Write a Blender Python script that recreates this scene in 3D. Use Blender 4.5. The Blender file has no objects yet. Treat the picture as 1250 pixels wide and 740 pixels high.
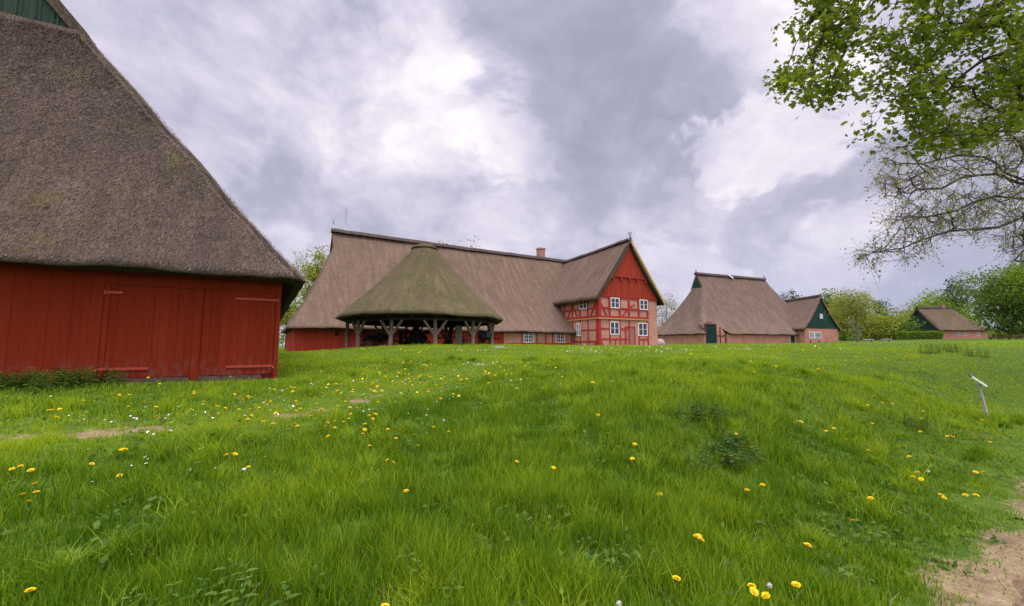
import bpy, math, random
import numpy as np
from mathutils import Vector, Matrix
SC = bpy.context.scene
COL = SC.collection
rng = np.random.RandomState(11)
random.seed(5)
R = math.radians

# ------------------------------------------------------------------ camera
F = 520.0                      # focal length in pixels of the 1250 wide photograph
PITCH = math.atan(52 / F)
EYE = 1.6
cam = bpy.data.cameras.new("camera")
cam.sensor_width = 36.0
cam.lens = F / 1250 * 36
cam.clip_end = 6000
cam.clip_start = 0.05
camo = bpy.data.objects.new("camera", cam)
COL.objects.link(camo)
camo.location = (0, 0, EYE)
camo.rotation_euler = (math.pi / 2 + PITCH, 0, 0)
SC.camera = camo

def ray(u, v):
    a = (u - 625) / F; b = (370 - v) / F
    cp, sp = math.cos(PITCH), math.sin(PITCH)
    return np.array([a, cp - b * sp, sp + b * cp])

def at(u, v, Y):
    d = ray(u, v)
    return d * (Y / d[1]) + np.array([0, 0, EYE])

# ------------------------------------------------------------------ sky, sun, exposure
SC.view_settings.view_transform = 'Standard'
SC.view_settings.look = 'None'
SC.view_settings.gamma = 1.0
SC.view_settings.use_curve_mapping = False
SC.view_settings.exposure = 0.0
SUN_EL, SUN_AZ = 52.0, 75.0         # azimuth measured from +Y towards +X

world = bpy.data.worlds.new("World")
SC.world = world
world.use_nodes = True
wt = world.node_tree
wt.nodes.clear()

class NT:
    """small helper for node graphs"""
    def __init__(s, t): s.t = t
    def n(s, typ, **kw):
        nd = s.t.nodes.new(typ)
        for k, v in kw.items(): setattr(nd, k, v)
        return nd
    def link(s, a, b): s.t.links.new(a, b)
    def put(s, sock, v):
        if isinstance(v, bpy.types.NodeSocket): s.link(v, sock)
        else:
            try: sock.default_value = v
            except Exception: sock.default_value = (v[0], v[1], v[2], 1.0)
    def math(s, op, a, b=0.0, c=None, clamp=False):
        nd = s.n('ShaderNodeMath', operation=op, use_clamp=clamp)
        s.put(nd.inputs[0], a); s.put(nd.inputs[1], b)
        if c is not None: s.put(nd.inputs[2], c)
        return nd.outputs[0]
    def vmath(s, op, a, b=(0, 0, 0)):
        nd = s.n('ShaderNodeVectorMath', operation=op)
        s.put(nd.inputs[0], a); s.put(nd.inputs[1], b)
        return nd.outputs['Value'] if op in ('DOT_PRODUCT', 'LENGTH', 'DISTANCE') else nd.outputs['Vector']
    def noise(s, vec, scale, detail=4, rough=.55, dist=0.0, out='Fac'):
        nd = s.n('ShaderNodeTexNoise')
        if vec is not None: s.put(nd.inputs['Vector'], vec)
        nd.inputs['Scale'].default_value = scale; nd.inputs['Detail'].default_value = detail
        nd.inputs['Roughness'].default_value = rough; nd.inputs['Distortion'].default_value = dist
        return nd.outputs[out]
    def ramp(s, fac, stops, interp='LINEAR'):
        nd = s.n('ShaderNodeValToRGB')
        nd.color_ramp.interpolation = interp
        el = nd.color_ramp.elements
        while len(el) < len(stops): el.new(.5)
        for e, (p, c) in zip(el, stops):
            e.position = p
            e.color = (c, c, c, 1) if not hasattr(c, '__len__') else (c[0], c[1], c[2], 1)
        s.put(nd.inputs[0], fac)
        return nd.outputs[0]
    def mix(s, fac, a, b, mode='MIX'):
        nd = s.n('ShaderNodeMix', data_type='RGBA', blend_type=mode)
        s.put(nd.inputs[0], fac); s.put(nd.inputs[6], a); s.put(nd.inputs[7], b)
        return nd.outputs[2]
    def mapr(s, v, a, b, c=0.0, d=1.0, smooth=True):
        nd = s.n('ShaderNodeMapRange', interpolation_type='SMOOTHSTEP' if smooth else 'LINEAR')
        s.put(nd.inputs[0], v)
        for i, q in enumerate((a, b, c, d)): s.put(nd.inputs[i + 1], q)
        return nd.outputs[0]
    def scale(s, vec, sc):
        return s.vmath('MULTIPLY', vec, sc)

def make_world():
    g = NT(wt)
    out = g.n('ShaderNodeOutputWorld'); bg = g.n('ShaderNodeBackground')
    sky = g.n('ShaderNodeTexSky', sky_type='NISHITA', sun_disc=False)
    sky.sun_elevation = R(SUN_EL); sky.sun_rotation = R(SUN_AZ)
    tc = g.n('ShaderNodeTexCoord')
    d = g.vmath('NORMALIZE', tc.outputs['Generated'])
    sep = g.n('ShaderNodeSeparateXYZ'); g.link(d, sep.inputs[0])
    z = g.math('MAXIMUM', sep.outputs[2], 0.0)
    den = g.math('ADD', z, 0.22)
    inv = g.math('DIVIDE', 1.0, den)
    cmb = g.n('ShaderNodeCombineXYZ')
    g.link(g.math('MULTIPLY', sep.outputs[0], inv), cmb.inputs[0])
    g.link(g.math('MULTIPLY', sep.outputs[1], inv), cmb.inputs[1])
    p = cmb.outputs[0]
    # billowing cloud deck: heaps on the underside, seen in perspective towards the horizon
    w = g.noise(d, 2.2, 4, .55, 0, 'Color')
    d2 = g.vmath('ADD', d, g.scale(g.vmath('SUBTRACT', w, (.5, .5, .5)), (.22, .22, .15)))
    big = g.noise(g.scale(d, (1, 1, 1.3)), 2.1, 4, .55, .2)
    fine = g.noise(g.scale(d2, (1, 1, 1.35)), 3.6, 10, .58, .15)
    fine2 = g.noise(g.scale(d2, (1, 1, 1.4)), 10.0, 8, .60, .1)
    bil = g.math('MULTIPLY', g.math('ABSOLUTE', g.math('SUBTRACT', g.noise(g.scale(d2, (1, 1, 1.4)), 5.2, 6, .52), .5)), 2.0)   # puffed heaps with creases between
    val = g.math('ADD', g.math('MULTIPLY', big, .26), g.math('MULTIPLY', fine, .50))
    val = g.math('ADD', val, g.math('MULTIPLY', fine2, .24))
    val = g.math('ADD', val, g.math('MULTIPLY', g.math('SUBTRACT', bil, .2), .16))
    # large clouds that hang in fixed directions of the sky; each is ragged by the noise
    def lump(u, v, r_deg, amp):
        dv = Vector(ray(u, v)).normalized()
        c = g.vmath('DOT_PRODUCT', d, tuple(dv))
        c = g.math('ADD', c, g.math('MULTIPLY', g.math('SUBTRACT', fine, .5), .10))
        m = g.mapr(c, math.cos(R(r_deg * 1.15)), math.cos(R(r_deg * .1)))
        return g.math('MULTIPLY', m, amp)
    for L in ((680, 20, 15, -.075), (770, 100, 13, -.085), (745, 200, 9, -.06), (935, 30, 7, .10), (957, 165, 6, .11), (1060, 120, 9, -.04), (850, 130, 6, -.05), (560, 120, 10, .06), (640, 140, 5, .05),
              (450, 60, 13, .05), (880, 290, 12, -.01), (150, 60, 10, -.03), (640, 270, 9, .02), (1080, 300, 12, -.03), (450, 210, 9, -.02), (1000, 120, 9, .03), (330, 270, 9, .04), (820, 340, 5, .04), (1030, 340, 6, .05)):
        val = g.math('ADD', val, lump(*L))
    col = g.ramp(val, [(.32, (.385, .395, .52)), (.42, (.48, .48, .61)), (.49, (.62, .60, .745)), (.56, (.77, .725, .86)), (.65, (.95, .885, .97)), (.78, (1.2, 1.13, 1.16))])
    # towards the horizon the cloud deck turns to a bluish grey
    hz = g.mapr(z, 0.0, .30, 1.0, 0.0)
    col = g.mix(g.math('MULTIPLY', hz, .62), col, (.50, .54, .73))
    gap = g.mapr(fine, .60, .78)
    skyc = g.scale(sky.outputs[0], (.10, .10, .10))
    col = g.mix(g.math('MULTIPLY', gap, .25), col, skyc)
    # added fill light: unseen sky overhead and behind the camera is brightened
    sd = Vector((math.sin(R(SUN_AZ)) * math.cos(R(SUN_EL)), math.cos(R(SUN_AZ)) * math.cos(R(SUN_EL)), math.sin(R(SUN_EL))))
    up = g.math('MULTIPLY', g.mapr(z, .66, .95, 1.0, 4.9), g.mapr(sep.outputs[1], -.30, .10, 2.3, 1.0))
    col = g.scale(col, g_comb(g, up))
    # nothing but dim ground below the horizon
    below = g.mapr(sep.outputs[2], -.02, 0.0)
    col = g.mix(below, (.06, .08, .03), col)
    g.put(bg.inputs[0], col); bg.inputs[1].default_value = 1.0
    g.link(bg.outputs[0], out.inputs[0])

def g_comb(g, v):
    c = g.n('ShaderNodeCombineXYZ')
    for i in range(3): g.link(v, c.inputs[i])
    return c.outputs[0]
make_world()

sun = bpy.data.lights.new("sun", 'SUN')
sun.energy = 1.5; sun.angle = R(25); sun.color = (1.0, .93, .82)
suno = bpy.data.objects.new("sun", sun); COL.objects.link(suno)
_sd = Vector((math.sin(R(SUN_AZ)) * math.cos(R(SUN_EL)), math.cos(R(SUN_AZ)) * math.cos(R(SUN_EL)), math.sin(R(SUN_EL))))
suno.rotation_euler = _sd.to_track_quat('Z', 'Y').to_euler()
suno.location = (30, 20, 60)

# ------------------------------------------------------------------ materials
def new_mat(name):
    m = bpy.data.materials.new(name); m.use_nodes = True
    g = NT(m.node_tree)
    b = m.node_tree.nodes['Principled BSDF']
    b.inputs['Specular IOR Level'].default_value = .25
    tc = g.n('ShaderNodeTexCoord')
    return m, g, b, tc.outputs['Object']

def bump(g, b, h, strength=.5, dist=.02):
    nd = g.n('ShaderNodeBump'); nd.inputs['Strength'].default_value = strength; nd.inputs['Distance'].default_value = dist
    g.put(nd.inputs['Height'], h); g.link(nd.outputs[0], b.inputs['Normal'])

def m_thatch(name, base, dark, light, moss=None, moss_amt=.0, s=1.0, cone=False):
    m, g, b, oc = new_mat(name)
    sp = g.n('ShaderNodeSeparateXYZ'); g.link(oc, sp.inputs[0])
    if cone:                                     # round roof: reeds run from the cap to the eave
        h = g.math('MULTIPLY', g.math('ARCTAN2', sp.outputs[1], sp.outputs[0]), 4.0)
    else:                                        # take the horizontal axis that lies along the slope's foot
        tn = g.n('ShaderNodeTexCoord'); sn = g.n('ShaderNodeSeparateXYZ'); g.link(tn.outputs['Normal'], sn.inputs[0])
        sel = g.math('GREATER_THAN', g.math('ABSOLUTE', sn.outputs[0]), g.math('ABSOLUTE', sn.outputs[1]))
        h = g.math('ADD', g.math('MULTIPLY', sp.outputs[0], g.math('SUBTRACT', 1.0, sel)), g.math('MULTIPLY', sp.outputs[1], sel))
    hv = g.n('ShaderNodeCombineXYZ'); g.link(h, hv.inputs[0]); g.link(sp.outputs[2], hv.inputs[1]); hv = hv.outputs[0]
    st = g.noise(g.scale(hv, (30 * s, 7 * s, 1)), 1.0, 5, .65)
    st2 = g.noise(g.scale(hv, (80 * s, 24 * s, 1)), 1.0, 3, .6)
    pat = g.noise(oc, .55, 5, .6, .3)
    run = g.noise(g.scale(hv, (2.4, .42, 1)), 1.0, 6, .65, .2)
    pat2 = g.noise(g.scale(hv, (1.2, .6, 1)), 1.6, 4, .6)
    c = g.ramp(g.math('ADD', g.math('MULTIPLY', st, .6), g.math('MULTIPLY', st2, .4)), [(.36, dark), (.50, base), (.66, light)])
    c = g.mix(g.mapr(pat, .38, .66, 0, .45), c, tuple(x * .62 for x in base))
    c = g.mix(g.mapr(pat2, .5, .75, 0, .16), c, tuple(min(1, x * 1.25) for x in light))
    c = g.mix(g.mapr(run, .36, .66, .5, 0), c, tuple(x * .50 for x in base))
    if moss:
        ms = g.noise(oc, .8, 6, .65, .4)
        c = g.mix(g.mapr(ms, .62 - moss_amt * .35, .80 - moss_amt * .35, 0, .75), c, g.ramp(st, [(.35, tuple(x * .5 for x in moss)), (.65, moss)]))
    g.put(b.inputs['Base Color'], c); b.inputs['Roughness'].default_value = .95; b.inputs['Specular IOR Level'].default_value = .08
    bump(g, b, g.math('ADD', st, g.math('MULTIPLY', st2, .6)), .9, .035)
    return m

def m_boards(name, base, dark, pitch=.2, wear=None, axis_mix=(1, 1), fade=.25):
    """painted vertical boards: seams come from the mesh or, far away, from a wave of plank widths"""
    m, g, b, oc = new_mat(name)
    sep = g.n('ShaderNodeSeparateXYZ'); g.link(oc, sep.inputs[0])
    h = g.math('ADD', g.math('MULTIPLY', sep.outputs[0], axis_mix[0]), g.math('MULTIPLY', sep.outputs[1], axis_mix[1]))
    cell = g.math('FLOOR', g.math('DIVIDE', h, pitch))
    wn = g.n('ShaderNodeTexWhiteNoise', noise_dimensions='1D'); g.link(cell, wn.inputs['W'])
    fr = g.math('FRACT', g.math('DIVIDE', h, pitch))
    seam = g.math('ADD', g.math('LESS_THAN', fr, .035), g.math('GREATER_THAN', fr, .965))
    grain = g.noise(g.scale(oc, (22, 22, 1.3)), 1.0, 5, .65)
    blot = g.noise(g.scale(oc, (1.1, 1.1, .7)), 1.0, 5, .65)
    bt = g.n('ShaderNodeAttribute', attribute_name='tint')
    c = g.mix(g.mapr(grain, .3, .72), dark, base)
    c = g.mix(g.math('MULTIPLY', bt.outputs['Fac'], .55), c, tuple(x * .55 for x in base))
    drip = g.noise(g.scale(oc, (7, 7, .35)), 1.0, 5, .7)
    c = g.mix(g.mapr(drip, .48, .72, 0, .7), c, tuple(x * .42 for x in dark))
    c = g.mix(g.math('MULTIPLY', wn.outputs[0], .35), c, tuple(x * .7 for x in base))
    c = g.mix(g.mapr(blot, .52, .72, 0, fade), c, tuple(min(1, x * 1.15 + .02) for x in base))
    if wear:
        ws = g.noise(g.scale(oc, (9, 9, 3.5)), 1.0, 5, .7)
        low = g.mapr(sep.outputs[2], .08, .75, 1, 0)
        c = g.mix(g.math('MULTIPLY', low, g.mapr(ws, .46, .62, 0, .8)), c, wear)
    c = g.mix(g.math('MULTIPLY', seam, .75), c, tuple(x * .25 for x in dark))
    g.put(b.inputs['Base Color'], c); b.inputs['Roughness'].default_value = .75; b.inputs['Specular IOR Level'].default_value = .06
    bump(g, b, g.math('SUBTRACT', g.math('MULTIPLY', grain, .3), seam), .35, .012)
    return m

def m_brick(name, c1, c2, mortar, w=.25, h=.085):
    m, g, b, oc = new_mat(name)
    sep = g.n('ShaderNodeSeparateXYZ'); g.link(oc, sep.inputs[0])
    cmb = g.n('ShaderNodeCombineXYZ')
    g.link(g.math('ADD', sep.outputs[0], sep.outputs[1]), cmb.inputs[0]); g.link(sep.outputs[2], cmb.inputs[1])
    br = g.n('ShaderNodeTexBrick'); g.link(cmb.outputs[0], br.inputs['Vector'])
    br.inputs['Color1'].default_value = (*c1, 1); br.inputs['Color2'].default_value = (*c2, 1); br.inputs['Mortar'].default_value = (*mortar, 1)
    br.inputs['Scale'].default_value = 1; br.inputs['Mortar Size'].default_value = .012; br.inputs['Brick Width'].default_value = w; br.inputs['Row Height'].default_value = h
    pat = g.noise(oc, .9, 5, .65)
    c = g.mix(g.mapr(pat, .4, .7, 0, .5), br.outputs[0], tuple(x * .62 for x in c1))
    g.put(b.inputs['Base Color'], c); b.inputs['Roughness'].default_value = .9
    bump(g, b, br.outputs['Fac'], -.4, .01)
    return m

def m_wood(name, base, dark, rough=.8, st=(6, 6, 1.2)):
    m, g, b, oc = new_mat(name)
    gr = g.noise(g.scale(oc, st), 4.0, 6, .65, .4)
    bl = g.noise(oc, 2.3, 4, .6)
    c = g.mix(g.mapr(gr, .32, .68), dark, base)
    c = g.mix(g.mapr(bl, .45, .7, 0, .4), c, tuple(x * .6 for x in base))
    g.put(b.inputs['Base Color'], c); b.inputs['Roughness'].default_value = rough
    bump(g, b, gr, .3, .01)
    return m

def m_plain(name, base, rough=.7, metal=0.0, var=.3, scale=6):
    m, g, b, oc = new_mat(name)
    n = g.noise(oc, scale, 5, .6)
    c = g.mix(g.mapr(n, .3, .7, 0, var), base, tuple(x * .55 for x in base))
    g.put(b.inputs['Base Color'], c); b.inputs['Roughness'].default_value = rough; b.inputs['Metallic'].default_value = metal
    return m

def m_leaf(name, base, alt, trans=.4, scale=1.2, rough=.55, tattr=True):
    m = bpy.data.materials.new(name); m.use_nodes = True
    g = NT(m.node_tree); m.node_tree.nodes.clear()
    out = g.n('ShaderNodeOutputMaterial'); tc = g.n('ShaderNodeTexCoord')
    at_ = g.n('ShaderNodeAttribute', attribute_name='tint')
    n = g.noise(tc.outputs['Object'], scale, 3, .6)
    f = g.math('ADD', g.math('MULTIPLY', at_.outputs['Fac'], .7), g.math('MULTIPLY', n, .6))
    c = g.mix(g.mapr(f, .25, .95), base, alt)
    d = g.n('ShaderNodeBsdfDiffuse'); t = g.n('ShaderNodeBsdfTranslucent'); gl = g.n('ShaderNodeBsdfGlossy')
    g.put(d.inputs[0], c); g.put(t.inputs[0], g.mix(1.0, c, (1.25, 1.15, .55), 'MULTIPLY'))
    gl.inputs['Roughness'].default_value = rough; gl.inputs[0].default_value = (.8, .85, .8, 1)
    mx = g.n('ShaderNodeMixShader'); mx.inputs[0].default_value = trans
    g.link(d.outputs[0], mx.inputs[1]); g.link(t.outputs[0], mx.inputs[2])
    mx2 = g.n('ShaderNodeMixShader'); mx2.inputs[0].default_value = .012
    g.link(mx.outputs[0], mx2.inputs[1]); g.link(gl.outputs[0], mx2.inputs[2])
    g.link(mx2.outputs[0], out.inputs[0])
    return m

M = {}
M['thatch_barn'] = m_thatch('weathered_thatch', (.092, .066, .048), (.025, .018, .012), (.21, .16, .118), (.13, .11, .04), .25, .8)
M['thatch_house'] = m_thatch('old_reed_thatch', (.165, .108, .072), (.078, .050, .033), (.255, .18, .125), (.11, .09, .04), .12, .6)
M['thatch_shed'] = m_thatch('mossy_thatch', (.115, .092, .045), (.055, .043, .021), (.20, .17, .088), (.100, .092, .034), .40, .7, True)
M['thatch_far'] = m_thatch('far_thatch', (.170, .115, .080), (.080, .054, .038), (.26, .19, .14), (.11, .09, .05), .10, .5)
M['thatch_cottage'] = m_thatch('dark_thatch', (.135, .090, .056), (.075, .05, .032), (.20, .145, .095), (.10, .10, .035), .45, .5)
M['straw'] = m_leaf('loose_straw', (.038, .026, .018), (.205, .148, .108), .05, 3.0)
M['soffit'] = m_plain('shade_dark_underside', (.030, .022, .017), .95)  # shade below eaves and inside the shed is put into this colour
M['ridge'] = m_thatch('heather_ridge', (.085, .06, .05), (.04, .03, .025), (.15, .115, .095), None, 0, 1.2)
M['red_barn'] = m_boards('red_painted_boards', (.54, .066, .018), (.40, .040, .012), 900.0, wear=(.30, .19, .15))
M['red_house'] = m_boards('bright_red_boards', (.44, .055, .027), (.33, .034, .018), .26)
M['red_gable'] = m_boards('red_gable_boards', (.41, .058, .028), (.31, .036, .018), .30)
M['red_beam'] = m_plain('red_painted_timber', (.36, .028, .020), .6)
M['green_boards'] = m_boards('green_painted_boards', (.030, .075, .055), (.016, .045, .034), .3)
M['green_old'] = m_boards('faded_green_boards', (.050, .080, .052), (.028, .048, .034), .42)
M['green_door'] = m_boards('dark_green_door', (.020, .050, .040), (.010, .028, .022), .28)
M['brick'] = m_brick('pink_brick', (.43, .165, .095), (.49, .215, .135), (.44, .31, .23))
M['brick_red'] = m_brick('red_brick', (.34, .13, .085), (.40, .17, .11), (.34, .26, .21))
M['brick_far'] = m_brick('orange_brick', (.43, .150, .085), (.49, .195, .12), (.40, .28, .21))
M['white'] = m_plain('white_paint', (.78, .77, .74), .5, 0, .12)
M['glass'] = m_plain('dark_window_glass', (.035, .04, .05), .08, 0, .1)
M['door_brown'] = m_boards('brown_door_boards', (.42, .20, .14), (.32, .14, .10), .2)
M['yellow'] = m_plain('straw_yellow_moulding', (.48, .33, .09), .7)
M['oak'] = m_wood('grey_oak', (.20, .148, .095), (.09, .066, .045))
M['dark_wood'] = m_wood('dark_weathered_wood', (.11, .085, .065), (.05, .038, .03))
M['sill_wood'] = m_wood('brown_sill_beam', (.13, .07, .05), (.06, .035, .028), .85, (1.2, 6, 6))
M['pale_wood'] = m_wood('pale_planks', (.40, .32, .22), (.25, .19, .13))
M['iron'] = m_plain('rusty_dark_iron', (.022, .018, .018), .6, .3)
M['hinge'] = m_plain('red_painted_iron', (.36, .050, .022), .55)
M['blue'] = m_plain('faded_blue_paint', (.06, .10, .17), .6)
M['greenish'] = m_wood('greenish_old_wood', (.20, .20, .12), (.11, .11, .06))
M['zinc'] = m_plain('grey_zinc', (.30, .33, .36), .45, .5)
M['stone'] = m_plain('pale_stone', (.36, .33, .29), .9, 0, .4, 9)
M['boulder'] = m_plain('pinkish_boulder', (.42, .30, .27), .9, 0, .5, 4)
M['bark'] = m_wood('bark', (.085, .068, .052), (.035, .028, .022), .95, (7, 7, 1.5))
M['bark_pale'] = m_wood('pale_bark', (.20, .17, .14), (.10, .085, .07), .95, (7, 7, 1.5))
M['twig'] = m_wood('brown_twigs', (.115, .082, .062), (.055, .038, .030), .9, (7, 7, 1.5))
M['redwood'] = m_wood('reddish_dark_wood', (.13, .05, .04), (.06, .025, .02))

# ------------------------------------------------------------------ mesh building helpers
class MB:
    def __init__(s):
        s.V = []; s.n = 0; s.F = []; s.tint = []
    def raw(s, V, F, mi=0, tint=None, smooth=False):
        V = np.asarray(V, float).reshape(-1, 3); F = np.asarray(F, int)
        if F.ndim == 1: F = F.reshape(1, -1)
        s.V.append(V); s.F.append((F + s.n, mi, smooth)); s.n += len(V)
        s.tint.append(np.full(len(V), .5) if tint is None else np.broadcast_to(np.asarray(tint, float), (len(V),)).copy())
    def faces(s, V, Fs, mi=0, smooth=False):
        base = s.n
        V = np.asarray(V, float).reshape(-1, 3)
        s.V.append(V); s.n += len(V); s.tint.append(np.full(len(V), .5))
        by = {}
        for f in Fs: by.setdefault(len(f), []).append(f)
        for k, fs in by.items(): s.F.append((np.array(fs, int) + base, mi, smooth))
    def box(s, x0, x1, y0, y1, z0, z1, mi=0):
        V = [(x0, y0, z0), (x1, y0, z0), (x1, y1, z0), (x0, y1, z0), (x0, y0, z1), (x1, y0, z1), (x1, y1, z1), (x0, y1, z1)]
        s.raw(V, [(0, 3, 2, 1), (4, 5, 6, 7), (0, 1, 5, 4), (1, 2, 6, 5), (2, 3, 7, 6), (3, 0, 4, 7)], mi)
        return s
    def beam(s, p0, p1, w, h, up=(0, 0, 1), mi=0, taper=1.0):
        p0 = np.array(p0, float); p1 = np.array(p1, float); d = p1 - p0; d /= np.linalg.norm(d)
        up = np.array(up, float); sx = np.cross(d, up)
        if np.linalg.norm(sx) < 1e-4: sx = np.cross(d, (1, 0, 0))
        sx /= np.linalg.norm(sx); sz = np.cross(sx, d)
        V = []
        for p, t in ((p0, 1), (p1, taper)):
            for a, b in ((-1, -1), (1, -1), (1, 1), (-1, 1)): V.append(p + sx * a * w / 2 * t + sz * b * h / 2 * t)
        s.raw(V, [(0, 1, 2, 3), (7, 6, 5, 4), (0, 4, 5, 1), (1, 5, 6, 2), (2, 6, 7, 3), (3, 7, 4, 0)], mi)
        return s
    def tube(s, pts, rad, n=8, mi=0, cap=True):
        pts = np.array(pts, float); m = len(pts)
        rad = np.broadcast_to(np.array(rad, float), (m,))
        T = np.gradient(pts, axis=0); T /= np.linalg.norm(T, axis=1)[:, None] + 1e-9
        ref = np.array([0, 0, 1.]) if abs(T[0][2]) < .9 else np.array([1., 0, 0])
        V = []
        for i in range(m):
            a = np.cross(T[i], ref); a /= np.linalg.norm(a) + 1e-9; b = np.cross(T[i], a)
            an = np.arange(n) * 2 * np.pi / n
            V.append(pts[i] + rad[i] * (np.cos(an)[:, None] * a + np.sin(an)[:, None] * b))
        V = np.concatenate(V)
        F = [(i * n + j, i * n + (j + 1) % n, (i + 1) * n + (j + 1) % n, (i + 1) * n + j) for i in range(m - 1) for j in range(n)]
        s.raw(V, F, mi, smooth=True)
        if cap:
            b0 = s.n - m * n
            s.F.append((np.array([[b0 + j for j in range(n)]]), mi, False)); s.F.append((np.array([[b0 + (m - 1) * n + n - 1 - j for j in range(n)]]), mi, False))
        return s
    def disc_ring(s, c, axis, r0, r1, w, n=20, mi=0):
        """flat ring (wheel rim)"""
        axis = np.array(axis, float); axis /= np.linalg.norm(axis)
        a = np.cross(axis, (0, 0, 1)); 
        if np.linalg.norm(a) < .1: a = np.array([1., 0, 0])
        a /= np.linalg.norm(a); b = np.cross(axis, a); c = np.array(c, float)
        V = []
        for i in range(n):
            t = i * 2 * math.pi / n; e = math.cos(t) * a + math.sin(t) * b
            for r, o in ((r0, -w), (r1, -w), (r1, w), (r0, w)): V.append(c + e * r + axis * o / 2)
        F = []
        for i in range(n):
            j = (i + 1) % n
            for k in range(4): F.append((i * 4 + k, j * 4 + k, j * 4 + (k + 1) % 4, i * 4 + (k + 1) % 4))
        s.raw(V, F, mi)
        return s
    def build(s, name, mats, parent=None, label=None):
        if not isinstance(mats, (list, tuple)): mats = [mats]
        me = bpy.data.meshes.new(name)
        V = np.concatenate(s.V); me.vertices.add(len(V)); me.vertices.foreach_set('co', V.ravel().astype(np.float32))
        loops = np.concatenate([f.ravel() for f, _, _ in s.F]); tot = np.concatenate([np.full(len(f), f.shape[1]) for f, _, _ in s.F])
        mi = np.concatenate([np.full(len(f), m_) for f, m_, _ in s.F]); sm = np.concatenate([np.full(len(f), k) for f, _, k in s.F])
        me.loops.add(len(loops)); me.loops.foreach_set('vertex_index', loops.astype(np.int32))
        me.polygons.add(len(tot)); st = np.concatenate([[0], np.cumsum(tot)[:-1]])
        me.polygons.foreach_set('loop_start', st.astype(np.int32))
        me.polygons.foreach_set('loop_total', tot.astype(np.int32))
        me.polygons.foreach_set('material_index', mi.astype(np.int32)); me.polygons.foreach_set('use_smooth', sm.astype(bool))
        a = me.attributes.new('tint', 'FLOAT', 'POINT'); a.data.foreach_set('value', np.concatenate(s.tint).astype(np.float32))
        for m_ in mats: me.materials.append(m_)
        me.update(calc_edges=True); me.validate()
        o = bpy.data.objects.new(name, me); COL.objects.link(o)
        if parent is not None: o.parent = parent
        if label: o['label'] = label
        return o

def tag(o, label, cat, group=None):
    o['label'] = label; o['category'] = cat
    if group: o['group'] = group
    return o
def thing(name, label, cat, loc, rotz=0.0, group=None):
    o = bpy.data.objects.new(name, None); COL.objects.link(o)
    o.location = loc; o.rotation_euler = (0, 0, rotz); o.empty_display_size = .3
    return tag(o, label, cat, group)
def copy_tree(o, parent=None):
    c = o.copy(); COL.objects.link(c)
    if parent is not None: c.parent = parent
    for ch in [k for k in o.children]: copy_tree(ch, c)
    return c

def wob(x, y, z=0.0, f=1.0, seed=0.0):
    """cheap smooth noise about -1..1"""
    return (np.sin(1.7 * f * x + 2.1 * seed + 1.3 * np.sin(1.1 * f * y + seed)) + np.sin(2.3 * f * y - 1.9 * f * z + seed * 1.7 + 1.1 * np.sin(.9 * f * x))
            + .6 * np.sin(3.9 * f * x + 3.1 * f * y + 2.7 * f * z + seed)) / 2.6

# ------------------------------------------------------------------ terrain
CP = np.array([(0, 0, 0), (-3, 3, .05), (3, 3, -.02), (0, 5, .18), (6, 5, -.18), (8, 2.5, -.28), (11.2, 10, -.13), (17, 13.5, .05), (6, 10, .35), (0, 11, .72), (-6, 11, .78), (-11, 8.2, .80),
    (-5, 6, .38), (-9, 4, .35), (0, 18, 1.22), (-9, 20, 1.12), (8, 18, 1.08), (17, 17, .75), (24, 22, 1.52), (30, 18, 1.15), (13, 22, 1.28), (0, 25, 1.55), (-7, 26, 1.62), (-6.5, 32, 1.58), (-14, 31, 1.15), (-20, 34, 1.08),
    (9, 45, 1.2), (16, 50, 1.28), (-5, 40, 1.3), (35, 75, 2.0), (55, 82, 2.15), (45, 60, 1.8), (30, 45, 1.5), (96, 95, 3.2), (70, 60, 2.4), (50, 32, 2.0), (0, 70, 1.3), (-40, 45, 1), (100, 50, 2.8), (-60, 120, 1.5), (140, 140, 3.2),
    (0, 150, 2), (60, 150, 2.6), (-20, 0, .5), (0, -20, -.2), (20, -10, -.8), (-14, 22, 1.0), (-20, 14, .85), (-100, 40, 1)], float)
def _tps_fit():
    n = len(CP); P = CP[:, :2]
    r = np.linalg.norm(P[:, None] - P[None], axis=2); K = np.where(r > 0, r * r * np.log(r + 1e-9), 0) + np.eye(n) * .6
    A = np.zeros((n + 3, n + 3)); A[:n, :n] = K; A[:n, n] = 1; A[:n, n + 1:] = P; A[n, :n] = 1; A[n + 1:, :n] = P.T
    return np.linalg.solve(A, np.concatenate([CP[:, 2], [0, 0, 0]]))
_W = _tps_fit()
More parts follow.
